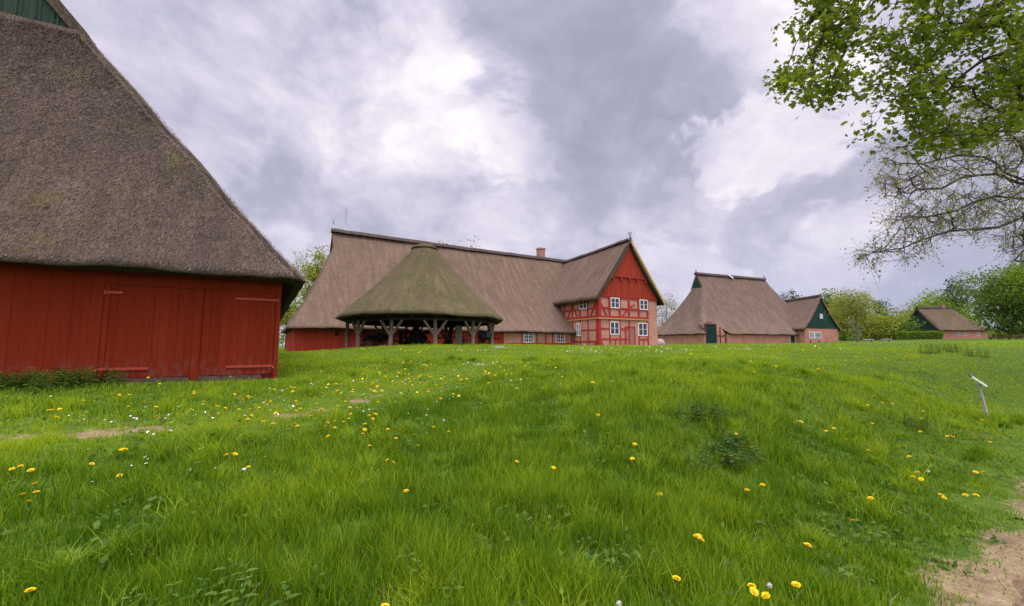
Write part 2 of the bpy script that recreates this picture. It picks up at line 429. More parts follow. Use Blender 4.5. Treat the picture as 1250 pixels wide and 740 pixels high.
# path: boundary line and distance to it (positive on the path)
PA = np.array([2.78, 2.93]); PD = np.array([.819, .573]); PD = PD / np.linalg.norm(PD); PN = np.array([PD[1], -PD[0]])
def path_d(x, y):
    s = (x - PA[0]) * PD[0] + (y - PA[1]) * PD[1]
    d = (x - PA[0]) * PN[0] + (y - PA[1]) * PN[1]
    return d + .10 * np.sin(1.7 * s + .6) + .07 * np.sin(4.3 * s) + .03 * np.sin(11 * s)
def terrain(x, y):
    x = np.asarray(x, float); y = np.asarray(y, float); sh = x.shape
    xf = x.ravel(); yf = y.ravel(); q = np.zeros(xf.size)
    for i in range(0, xf.size, 60000):
        a = xf[i:i + 60000]; b = yf[i:i + 60000]
        r2 = (a[:, None] - CP[None, :, 0]) ** 2 + (b[:, None] - CP[None, :, 1]) ** 2
        q[i:i + 60000] = (.5 * r2 * np.log(r2 + 1e-12)) @ _W[:-3] + _W[-3] + _W[-2] * a + _W[-1] * b
    r = np.hypot(xf, yf); t = np.clip((r - 110) / 90, 0, 1); t = t * t * (3 - 2 * t)
    q = np.clip(q, -3, 6) * (1 - t) + t * 1.5
    near = np.clip(1 - r / 40, 0, 1)
    pd = path_d(xf, yf); ss = (xf - PA[0]) * PD[0] + (yf - PA[1]) * PD[1]      # grassy bank beside the path
    sm = lambda v: np.clip(v, 0, 1) ** 2 * (3 - 2 * np.clip(v, 0, 1))
    q = q + .42 * sm((-pd - 1.5) / 1.7) * sm((ss + .5) / 3) * (1 - sm((-pd - 4.5) / 8)) * (1 - sm((ss - 16) / 10))
    q = q + near * (.045 * wob(xf, yf, 0, .9, 1.0) + .02 * wob(xf, yf, 0, 2.3, 4.0))
    return q.reshape(sh)
def tz(x, y): return float(terrain(np.array([x]), np.array([y]))[0])
def ground_hit(u, v, h=0.0):
    d = ray(u, v); o = np.array([0, 0, EYE]); t = .5
    for _ in range(4000):
        P = o + d * t
        if P[2] < tz(P[0], P[1]) + h: break
        t += .02 + t * .004
    return o + d * t

# worn track from the lower left edge of the meadow up past the barn
TR = np.array([(-8.6, 5.15), (-6.5, 5.6), (-4.9, 6.2), (-4.0, 7.0), (-3.2, 8.2), (-2.2, 10.0), (-.6, 14)])
def track_d(x, y):
    x = np.asarray(x, float); y = np.asarray(y, float); best = np.full(x.shape, 9e9)
    for a, b in zip(TR[:-1], TR[1:]):
        ab = b - a; t = np.clip(((x - a[0]) * ab[0] + (y - a[1]) * ab[1]) / (ab @ ab), 0, 1)
        best = np.minimum(best, np.hypot(x - a[0] - t * ab[0], y - a[1] - t * ab[1]))
    return best

def m_ground():
    m, g, b, oc = new_mat('meadow_soil_and_turf')
    ab = g.n('ShaderNodeAttribute', attribute_name='tint')     # bare earth along track and path edge
    n1 = g.noise(oc, .35, 5, .6); n2 = g.noise(oc, 6.0, 5, .65); n3 = g.noise(oc, 45., 3, .6)
    turf = g.ramp(n2, [(.3, (.018, .036, .004)), (.55, (.065, .118, .007)), (.75, (.13, .195, .014))])
    turf = g.mix(g.mapr(n1, .4, .65, 0, .5), turf, (.085, .135, .010))
    turf = g.mix(g.mapr(n3, .5, .7, 0, .5), turf, (.04, .075, .012))
    soil = g.ramp(g.math('ADD', g.math('MULTIPLY', n2, .5), g.math('MULTIPLY', n3, .5)), [(.35, (.10, .068, .034)), (.5, (.21, .150, .078)), (.66, (.31, .235, .13))])
    f = g.mapr(g.math('ADD', ab.outputs['Fac'], g.math('MULTIPLY', g.math('SUBTRACT', g.noise(oc, 9.0, 6, .7), .5), 1.3)), .40, .66)
    g.put(b.inputs['Base Color'], g.mix(f, turf, soil)); b.inputs['Roughness'].default_value = .95; b.inputs['Specular IOR Level'].default_value = .1
    bump(g, b, g.math('ADD', n2, g.math('MULTIPLY', n3, .5)), .6, .04)
    return m
def m_path():
    m, g, b, oc = new_mat('reddish_dirt_path')
    n1 = g.noise(oc, 1.6, 5, .6); n2 = g.noise(oc, 14., 5, .7); n3 = g.noise(oc, 60., 3, .7)
    vo = g.n('ShaderNodeTexVoronoi'); g.put(vo.inputs['Vector'], oc); vo.inputs['Scale'].default_value = 38
    c = g.ramp(g.math('ADD', g.math('MULTIPLY', n2, .55), g.math('MULTIPLY', n3, .45)), [(.34, (.095, .060, .033)), (.5, (.195, .130, .076)), (.64, (.30, .215, .135))])
    c = g.mix(g.mapr(n1, .42, .66, 0, .45), c, (.21, .105, .052))
    c = g.mix(g.mapr(vo.outputs['Distance'], .12, .2, .55, 0), c, (.40, .33, .28))
    g.put(b.inputs['Base Color'], c); b.inputs['Roughness'].default_value = .95; b.inputs['Specular IOR Level'].default_value = .1
    bump(g, b, g.math('ADD', n2, n3), .8, .02)
    return m

def bare_value(x, y):
    td = track_d(x, y); pd = path_d(x, y)
    tr = np.clip(1.25 - td / .45, 0, 1) * np.where(y < 8.5, 1.0, .5) * np.clip(.50 + .55 * wob(x, y, 0, 1.7, 2.0) + .35 * wob(x, y, 0, 5.3, 4.0), .05, 1)
    return np.clip(np.maximum(tr, np.clip(.5 + pd * 1.6, 0, 1) * np.clip((2.9 - pd) / .6, 0, 1)), 0, 1)

def make_ground():
    a = np.linspace(-1, 1, 341); xs = np.sinh(a * 7.6) / np.sinh(7.6) * 2500
    b = np.linspace(0, 1, 281); ys = 2 + np.sinh(b * 7.2) / np.sinh(7.2) * 2500 
    ys = np.concatenate([-np.sinh(np.linspace(1, 0, 40)[:-1] * 4) / np.sinh(4) * 300 + 1.9, ys])
    X, Y = np.meshgrid(xs, ys); Z = terrain(X, Y)
    pd = path_d(X, Y); Z = Z - .08 * np.clip((pd - .55) / .35, 0, 1) * np.clip((2.25 - pd) / .35, 0, 1) * (np.hypot(X, Y) < 28)
    V = np.stack([X, Y, Z], -1).reshape(-1, 3); nx = len(xs); ny = len(ys)
    i = np.arange((ny - 1) * nx).reshape(ny - 1, nx)[:, :-1].ravel()
    mb = MB(); mb.raw(V, np.stack([i, i + 1, i + nx + 1, i + nx], 1), smooth=True, tint=bare_value(X, Y).ravel())
    o = mb.build('ground', m_ground()); o['kind'] = 'structure'
    # path sheet, draped 6 mm over the ground
    s = np.linspace(-14, 30, 700); d = np.linspace(0, 1, 26); Pp = []
    for si in s:
        base = PA + PD * si
        e = -(.10 * math.sin(1.7 * si + .6) + .07 * math.sin(4.3 * si) + .03 * math.sin(11 * si)) + .30 + .05 * math.sin(5.3 * si)
        for k in d: Pp.append(base + PN * (e + k * 2.3))
    Pp = np.array(Pp); kk = np.tile(np.arange(26), 700); Zp = terrain(Pp[:, 0], Pp[:, 1]) + np.where((kk == 0) | (kk == 25), -.12, np.where((kk == 1) | (kk == 24), .001, .010))
    n = 26; i = np.arange(699 * n).reshape(699, n)[:, :-1].ravel()
    mb = MB(); mb.raw(np.c_[Pp, Zp], np.stack([i, i + 1, i + n + 1, i + n], 1)[:, ::-1], smooth=True)
    o = mb.build('path', m_path()); o['kind'] = 'structure'
make_ground()

# ------------------------------------------------------------------ roofs
def hip_roof(x0, x1, y0, y1, zp, kL, kR, sgL, sgR, th=.32, oh=.55, r=.5, cut=None, nx=60, ny=36, nl=30, amp=.04, seed=1.0, soff_z=None):
    """thatched hip roof with gablets: rings of rounded rectangles; zp(s) is the profile of the long sides"""
    half = (y1 - y0) / 2; S = np.linspace(0, 1, nl + 1) ** 1.15 * half
    S[-1] = half - .02
    nc = 6
    def ring(s, zoff=0.0, grow=0.0, lvl=None):
        iL = kL * min(s, sgL); iR = kR * min(s, sgR)
        ax, bx, ay, by = x0 + iL - grow, x1 - iR + grow, y0 + s - grow, y1 - s + grow
        rr = max(.02, min(r, (by - ay) * .45))
        rl = rr if s < sgL - .01 else min(rr, .03); rR = rr if s < sgR - .01 else min(rr, .03)
        pts = []
        for k in range(nx): pts.append((ax + rl + (bx - rR - ax - rl) * k / nx, ay))
        for k in range(nc): t = -math.pi / 2 + k / nc * math.pi / 2; pts.append((bx - rR + rR * math.cos(t), ay + rR + rR * math.sin(t)))
        for k in range(ny): pts.append((bx, ay + rR + (by - ay - 2 * rR) * k / ny))
        for k in range(nc): t = k / nc * math.pi / 2; pts.append((bx - rR + rR * math.cos(t), by - rR + rR * math.sin(t)))
        for k in range(nx): pts.append((bx - rR - (bx - rR - ax - rl) * k / nx, by))
        for k in range(nc): t = math.pi / 2 + k / nc * math.pi / 2; pts.append((ax + rl + rl * math.cos(t), by - rl + rl * math.sin(t)))
        for k in range(ny): pts.append((ax, by - rl - (by - ay - 2 * rl) * k / ny))
        for k in range(nc): t = math.pi + k / nc * math.pi / 2; pts.append((ax + rl + rl * math.cos(t), ay + rl + rl * math.sin(t)))
        P = np.array(pts); z = np.full(len(P), zp(s) + zoff)
        return np.c_[P, z]
    rings = []
    inner = ring(oh + .12, 0); inner[:, 2] = soff_z if soff_z is not None else zp(0) - th * .2
    low = ring(th * .85, 0); low[:, 2] = zp(0) - th * .5
    top0 = ring(0, 0); top0[:, 2] = zp(0) - .05
    lip = ring(0.03, 0); lip[:, 2] = zp(0) - th * .28
    rings = [inner, low, lip, top0] + [ring(s) for s in S[1:]]
    n = len(rings[0]); A = np.array(rings)
    x, y, z = A[..., 0], A[..., 1], A[..., 2]
    w = wob(x, y, z, .8, seed) * amp + wob(x, y, z, 3.1, seed + 3) * amp * .35
    A[2:, :, 2] += w[2:]; A[1, :, 2] += wob(x[1], y[1], z[1], 5.0, seed) * .025 + wob(x[1], y[1], z[1], 1.0, seed) * .03
    if cut:                                     # raise the eave of the front side over a doorway
        for j in range(nx):
            xx = top0[j, 0]; zc = np.interp(xx, [c[0] for c in cut], [c[1] for c in cut])
            for i in range(len(A)):
                s_cut = np.interp(zc, [zp(q) for q in S], S)
                if zc > zp(0) + .02:
                    if i < 4:
                        dz = zc - zp(0); A[i, j, 1] += s_cut; A[i, j, 2] += dz
                    else:
                        if A[i, j, 2] < zc: A[i, j, 1] = y0 + s_cut; A[i, j, 2] = zc
    V = A.reshape(-1, 3); F = []; Fs = []
    mL = np.zeros(n, bool)
    for i in range(len(rings) - 1):
        sl = 0 if i < 3 else S[i - 3]
        for j in range(n):
            k = (j + 1) % n
            # leave the gablet triangles open above their level
            onR = nx + nc <= j < nx + nc + ny; onL = 2 * nx + 3 * nc - nc + ny <= j < 2 * nx + 2 * nc + 2 * ny + nc
            if sl >= sgR - .01 and (nx <= j < nx + 2 * nc + ny): continue
            if sl >= sgL - .01 and (2 * nx + 2 * nc + ny <= j): continue
            f = (i * n + j, i * n + k, (i + 1) * n + k, (i + 1) * n + j)
            (Fs if i < 2 else F).append(f)
    mb = MB(); mb.faces(V, F, 0, True); mb.raw(V[:3 * n], Fs, 1)        # soffit with shade put into its colour; its own vertices keep the eave edge crisp
    # thick verges along the gablets
    for (sg, sx, kk, xe, sgn) in ((sgL, x0, kL, None, 1), (sgR, x1, kR, None, -1)):
        if sg < half - .05:
            xx = sx + sgn * kk * sg
            ss = np.linspace(sg, half - .02, 8)
            for side in (0, 1):
                Vv = []
                for q in ss:
                    yy = y0 + q if side == 0 else y1 - q
                    yi = yy + (.22 if side == 0 else -.22)
                    Vv += [(xx, yy, zp(q)), (xx, yi, zp(q) - .22), (xx + sgn * .5, yi, zp(q) - .22)]
                Ff = []
                for q in range(len(ss) - 1):
                    Ff += [(q * 3, q * 3 + 3, q * 3 + 4, q * 3 + 1), (q * 3 + 1, q * 3 + 4, q * 3 + 5, q * 3 + 2)]
                mb.raw(Vv, Ff, 0)
    return mb, S

def gablet(xx, y0, y1, zp, sg, mat, name, parent, sgn):
    """vertical triangular board panel closing a gablet, set a little back under the verge"""
    half = (y1 - y0) / 2; xx = xx + sgn * .12
    ss = np.linspace(sg, half - .2, 6); V = []
    L = [(y0 + q + .12, zp(q) - .1) for q in ss]; Rr = [(y1 - q - .12, zp(q) - .1) for q in ss]
    poly = [(L[0][0], L[0][1] - .12)] + L[1:] + Rr[::-1][:-1] + [(Rr[0][0], Rr[0][1] - .12)]
    front = [(xx, a, b) for a, b in poly]; back = [(xx + sgn * .06, a, b) for a, b in poly]; n = len(poly)
    mb = MB(); mb.faces(front + back, [tuple(range(n)), tuple(range(2 * n - 1, n - 1, -1))] + [(i, (i + 1) % n, n + (i + 1) % n, n + i) for i in range(n)])
    # cover battens
    cy = (y0 + y1) / 2; zt = zp(half - .2)
    for yb in np.arange(y0 + sg + .35, y1 - sg - .3, .45):
        q = min(yb - y0, y1 - yb); zz = zp(q) - .25
        if zz > L[0][1] + .1: mb.box(min(xx - sgn * .02, xx), max(xx - sgn * .02, xx), yb - .025, yb + .025, L[0][1] - .1, zz)
    return mb.build(name, mat, parent)

def ridge_roll(mb, pts, w=.32, h=.16, seed=0):
    """sagging ridge roll along a polyline"""
    pts = np.array(pts, float); m = 40
    t = np.linspace(0, 1, len(pts)); tt = np.linspace(0, 1, m)
    P = np.c_[[np.interp(tt, t, pts[:, k]) for k in range(3)]].T
    P[:, 2] += wob(P[:, 0], P[:, 1], 0, 1.6, seed) * .03
    d = pts[-1] - pts[0]; d = d / np.linalg.norm(d); sx = np.array([d[1], -d[0], 0])
    prof = [(-1.15, -1.6), (-.75, -.1), (-.3, .75), (.3, .75), (.75, -.1), (1.15, -1.6)]
    V = []
    for p in P:
        for a, b in prof: V.append(p + sx * a * w + np.array([0, 0, b * h]))
    n = len(prof)
    F = [(i * n + j, (i + 1) * n + j, (i + 1) * n + j + 1, i * n + j + 1) for i in range(m - 1) for j in range(n - 1)]
    mb.raw(V, F, 0, smooth=True)
    mb.F.append((np.array([[mb.n - m * n + j for j in range(n)]]), 0, False)); mb.F.append((np.array([[mb.n - 1 - j for j in range(n)]]), 0, False))
    return mb

def straws(mb, pts_fn, count, size=(.05, .13), mi=2):
    """loose reed ends lying down the slope, part of the roof's own mesh"""
    P, D, N = pts_fn(count)
    n = len(P)
    D = D + rng.normal(0, .16, (n, 3)); D /= np.linalg.norm(D, axis=1)[:, None]
    L = rng.uniform(size[0], size[1], n)[:, None]; w = rng.uniform(.003, .0065, n)[:, None]
    sx = np.cross(D, N); sx /= np.linalg.norm(sx, axis=1)[:, None] + 1e-9
    lift = rng.uniform(.15, .55, n)[:, None]
    a = P - N * .01; b = P + D * L + N * L * lift * .6
    V = np.stack([a - sx * w, a + sx * w, b + sx * w * .6, b - sx * w * .6], 1).reshape(-1, 3)
    F = np.arange(4 * n).reshape(n, 4)
    mb.raw(V, F, mi, tint=np.repeat(np.clip(rng.beta(1.6, 2.4, n) + .20 * wob(P[:, 0], P[:, 1], P[:, 2], .8, 4.) + .12 * wob(P[:, 0], P[:, 1], P[:, 2] * .4, 3.7, 7.), 0, 1), 4))

def planks(mb, p0, p1, z0, z1, normal, widths, t=.03, jit=.005, z1_fn=None, mi=0, gap=.0015):
    """row of vertical boards between p0 and p1 (2D), butted with small gaps"""
    p0 = np.array(p0, float); p1 = np.array(p1, float); L = np.linalg.norm(p1 - p0); d = (p1 - p0) / L; nn = np.array(normal, float)
    s = 0
    while s < L - .02:
        w = min(random.uniform(*widths), L - s)
        if L - s - w < .08: w = L - s
        a = p0 + d * (s + gap); b = p0 + d * (s + w - gap); o = random.uniform(-jit, jit)
        za = z1_fn(s + .003) if z1_fn else z1; zb = z1_fn(s + w - .003) if z1_fn else z1
        q = [a + nn * o, b + nn * (o + random.uniform(-.003, .003)), b - nn * (t - o), a - nn * (t - o)]
        V = [(*k, z0) for k in q] + [(q[0][0], q[0][1], za), (q[1][0], q[1][1], zb), (q[2][0], q[2][1], zb), (q[3][0], q[3][1], za)]
        mb.raw(V, [(0, 1, 2, 3), (7, 6, 5, 4), (0, 4, 5, 1), (1, 5, 6, 2), (2, 6, 7, 3), (3, 7, 4, 0)], mi, tint=random.random())
        s += w

# ------------------------------------------------------------------ the red barn on the left
def red_barn():
    B = at(338, 461, 11.0); B[2] = .79
    root = thing('red_barn', 'large red boarded barn with a steep dark thatched roof at the left edge', 'barn', tuple(B), R(30))
    W, L = 16.2, 20.0; zw = 2.75
    # walls: closed box of boards (front seen)
    mb = MB()
    planks(mb, (-W, 0), (-3.42, 0), -.3, zw, (0, -1), (.22, .42), .04, .006)
    planks(mb, (-3.42, 0), (-.10, 0), 2.16, zw, (0, -1), (.17, .3), .04, .006)
    mb.box(-.10, .0, -.022, .10, -.3, zw)
    planks(mb, (0, .1), (0, L), -.3, zw, (1, 0), (.2, .3), .04, .006)
    planks(mb, (-W, L), (-W, 0), -.3, zw, (-1, 0), (.2, .3), .04, .006)
    planks(mb, (0, L), (-W, L), -.3, zw, (0, 1), (.2, .3), .04, .006)
    mb.box(-3.43, -.1, .045, .07, -.1, 2.3)
    mb.build('wall', M['red_barn'], root)
    # double door
    for (xa, xb, top, straps) in ((-3.416, -1.792, 2.152, ((-3.44, -2.55, .30), (-3.40, -3.1, 1.98))), (-1.638, -.104, 2.152, ((-1.1, -.10, .30), (-1.0, -.06, 1.97)))):
        d = MB(); planks(d, (xa, 0), (xb, 0), .10, top, (0, -1), (.15, .24), .04, .002)
        d.box(xa + .03, xa + .10, -.028, -.005, .12, top - .02) if xa < -3 else d.box(xb - .10, xb - .03, -.028, -.005, .12, top - .02)
        do = d.build('door', M['red_barn'], root)
        for (sa, sb, z) in straps:
            h = MB(); h.box(min(sa, sb), max(sa, sb), -.036, -.0285, z - .028, z + .028)
            h.tube([(sa if abs(sa) < .2 or sa < -3 else sb, -.04, z - .06), (sa if abs(sa) < .2 or sa < -3 else sb, -.04, z + .06)], .02, 8)
            h.build('hinge', M['hinge'], do)
    m2 = MB(); m2.box(-2.55, -1.86, -.014, -.003, 1.93, 1.97); m2.box(-2.59, -2.55, -.014, -.003, .30, 1.97)
    m2.build('door_frame', M['red_barn'], root)
    p = MB(); p.box(-1.79, -1.64, -.035, .05, -.15, 2.16); p.build('post', M['red_barn'], root)
    s = MB(); s.beam((-3.3, -.02, .02), (-1.80, -.02, .02), .12, .13); s.beam((-1.63, -.02, .02), (-.35, -.02, .02), .12, .13); s.build('sill_beam', M['sill_wood'], root)
    # roof
    ov = .55; x0, x1, y0, y1 = -W - ov, ov, -.62, L + .62
    # this roof's ridge runs along local y: build it with swapped axes
    half = (x1 - x0) / 2; sg = 6.35
    prof_s = np.array([0, .9, 2.0, 3.7, 6.4, half]); prof_z = np.array([2.56, 3.62, 5.10, 7.42, 11.0, 13.7])
    zp = lambda q: float(np.interp(q, prof_s, prof_z))
    ss = np.linspace(0, half, 60); zz = np.array([zp(q) for q in ss]); zz = np.convolve(np.pad(zz, 4, mode='reflect', reflect_type='odd'), np.ones(9) / 9, 'valid')
    zp = lambda q, a=ss, b=zz: float(np.interp(q, a, b))
    mb, S = hip_roof(-y1, -y0, x0, x1, zp, 1.0, 1.0, sg, sg, th=.30, oh=.55, r=.55, nx=70, ny=70, nl=44, amp=.075, seed=2.0, soff_z=2.72)
    mb.V = [np.c_[v[:, 1], -v[:, 0], v[:, 2]] for v in mb.V]; 
    # ---- loose straw on the face that is seen
    def front_pts(n):
        s = rng.uniform(0, 1, n) ** .8 * sg; xx = rng.uniform(0, 1, n)
        xa = np.maximum(x0 + s + .35, -10.5); xb = x1 - s - .25
        X = xa + (xb - xa) * xx; Z = np.interp(s, ss, zz); Y = y0 + s
        sl = (np.interp(s + .05, ss, zz) - np.interp(s - .05, ss, zz)) / .1
        sl = np.clip(sl, .5, 3); q = np.sqrt(1 + sl * sl)
        D = np.stack([0 * s, -1 / q, -sl / q], 1); N = np.stack([0 * s, -sl / q, 1 / q], 1)
        w = wob(-Y, X, Z, .8, 2.0) * .075 + wob(-Y, X, Z, 3.1, 5.0) * .075 * .35
        return np.stack([X, Y, Z + w], 1), D, N
    straws(mb, front_pts, 90000)
    def corner_pts(n):                       # along the right hip and the eave edge
        s = rng.uniform(0, sg, n); X = x1 - s - rng.uniform(-.02, .2, n); Y = y0 + s + rng.uniform(.0, .25, n); Z = np.interp(s, ss, zz) - .03
        D = np.tile(np.array([.35, -.35, -.87]), (n, 1)); N = np.tile(np.array([.5, -.5, .7]), (n, 1))
        return np.stack([X, Y, Z], 1), D, N
    straws(mb, corner_pts, 5000)
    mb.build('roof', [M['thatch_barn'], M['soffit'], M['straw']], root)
    # gablet: triangular green boards above the hip
    cx = (x0 + x1) / 2; yy = y0 + sg + .1; zb = zp(sg) - .05; hw = half - sg - .15
    g = MB(); g.faces([(cx - hw, yy, zb - .1), (cx + hw, yy, zb - .1), (cx, yy, zp(half) - .3), (cx - hw, yy + .08, zb - .1), (cx + hw, yy + .08, zb - .1), (cx, yy + .08, zp(half) - .3)],
                      [(0, 1, 2), (5, 4, 3), (0, 3, 4, 1), (1, 4, 5, 2), (2, 5, 3, 0)])
    for xb in np.arange(cx - hw + .3, cx + hw - .2, .42):
        g.box(xb - .02, xb + .02, yy - .02, yy, zb, zb + (hw - abs(xb - cx)) * 1.30 - .1)
    g.build('gablet', M['green_old'], root)
    # vertical lead strip at the gablet's foot
    rr = MB(); ridge_roll(rr, [(cx, y0 + sg, zp(half) + .02), (cx, y1 - sg, zp(half) + .02)], .34, .16); rr.build('ridge', M['ridge'], root)
    return root
red_barn()

# ------------------------------------------------------------------ windows
def window(parent, P, dx, dn, w, h, cols=2, rows=2, fr=.09, bar=.045, name='window'):
    """P lower left corner on the wall face, dx along the wall, dn outwards; frame with bars, pane as sub-part"""
    P = np.array(P, float); dx = np.array(dx, float); dn = np.array(dn, float); up = np.array([0, 0, 1.])
    f = MB()
    def bar_(a, b, ww, t0=-.04, t1=.05):
        c0 = P + dx * a[0] + up * a[1]; c1 = P + dx * b[0] + up * b[1]
        V = [c0 + dn * t0, P + dx * b[0] + up * a[1] + dn * t0, c1 + dn * t0, P + dx * a[0] + up * b[1] + dn * t0]
        V += [v + dn * (t1 - t0) for v in V]
        f.raw(V, [(0, 3, 2, 1), (4, 5, 6, 7), (0, 1, 5, 4), (1, 2, 6, 5), (2, 3, 7, 6), (3, 0, 4, 7)])
    bar_((0, 0), (fr, h), 0); bar_((w - fr, 0), (w, h), 0); bar_((fr, 0), (w - fr, fr), 0); bar_((fr, h - fr), (w - fr, h), 0)
    for k in range(1, cols):
        x = w * k / cols; bb = fr if (cols % 2 == 0 and k == cols // 2) else bar; bar_((x - bb / 2, fr), (x + bb / 2, h - fr), 0, -.03, .047)
    for k in range(1, rows):
        z = h * k / rows; bar_((fr, z - bar / 2), (w - fr, z + bar / 2), 0, -.02, .043)
    o = f.build(name, M['white'], parent)
    g = MB(); a = P + dx * fr * .9 + up * fr * .9 + dn * .012; b = a + dx * (w - 1.8 * fr); c = b + up * (h - 1.8 * fr); d = a + up * (h - 1.8 * fr)
    V = [a, b, c, d] + [q - dn * .02 for q in (a, b, c, d)]
    g.raw(V, [(0, 1, 2, 3), (7, 6, 5, 4), (0, 4, 5, 1), (1, 5, 6, 2), (2, 6, 7, 3), (3, 7, 4, 0)])
    g.build('pane', M['glass'], o)
    return o

def gable_roof(xa, xb, zr, ze, ya, yb, th=.34, sag=.0, zr_back=None, bell=.25, n=14, seed=0, ny=26, amp=.04):
    """thatched saddle roof with the ridge along y; closed solid with bell-cast eaves"""
    cx = (xa + xb) / 2; zr_b = zr if zr_back is None else zr_back
    t = np.linspace(0, 1, n); Y = np.linspace(ya, yb, ny)
    def z_out(u): return u - bell * (math.sin(math.pi * u) * .55) * .35
    O = []; I = []
    for y in Y:
        k = (y - ya) / (yb - ya); zrr = zr * (1 - k) + zr_b * k
        row = []; rin = []
        for q in t: row.append((xa + (cx - xa) * q, y, ze + (zrr - ze) * z_out(q)))
        for q in t[::-1][1:]: row.append((xb + (cx - xb) * q, y, ze + (zrr - ze) * z_out(q)))
        for (x, yy, z) in row:
            sgn = 1 if x < cx else -1
            rin.append((x + sgn * th * .55 if abs(x - cx) > .6 else x, yy, z - th * 1.05 if abs(x - cx) > .6 else z - th * 1.3))
        O.append(row); I.append(rin)
    O = np.array(O); I = np.array(I); m = O.shape[1]
    O[..., 2] += wob(O[..., 0], O[..., 1], O[..., 2], .8, seed) * amp
    V = np.concatenate([O.reshape(-1, 3), I.reshape(-1, 3)]); b = ny * m; F = []; F2 = []
    for i in range(ny - 1):
        for j in range(m - 1):
            F.append((i * m + j, i * m + j + 1, (i + 1) * m + j + 1, (i + 1) * m + j)); F2.append((b + (i + 1) * m + j, b + (i + 1) * m + j + 1, b + i * m + j + 1, b + i * m + j))
        for j in (0, m - 1): F.append((i * m + j, (i + 1) * m + j, b + (i + 1) * m + j, b + i * m + j))
    for i in (0, ny - 1):
        for j in range(m - 1): F.append((i * m + j, b + i * m + j, b + i * m + j + 1, i * m + j + 1))
    mb = MB(); mb.faces(V, F, 0, True); mb.F.append((np.array(F2), 1, True))
    return mb

# ------------------------------------------------------------------ the farmhouse
class Fr:
    def __init__(s, o, deg):
        s.o = np.array(o, float); t = R(deg); s.a = np.array([math.cos(t), math.sin(t), 0]); s.b = np.array([-math.sin(t), math.cos(t), 0])
    def hit(s, u, v, axis, val):
        d = ray(u, v); n = s.a if axis == 'x' else s.b; c = np.array([0, 0, EYE])
        t = (val - (c - s.o) @ n) / (d @ n); q = c + t * d - s.o
        return q @ s.a, q @ s.b, q[2]

def ornament(root, P, dirv, h=1.2):
    """weathered crossed ridge boards"""
    P = np.array(P, float); d = np.array(dirv, float); m = MB()
    m.beam(P - d * .3 + np.array([0, 0, -.35]), P + d * .22 + np.array([0, 0, h]), .06, .16)
    m.beam(P + d * .3 + np.array([0, 0, -.35]), P - d * .22 + np.array([0, 0, h * .9]), .06, .16)
    return m.build('ridge_ornament', M['zinc'], root)

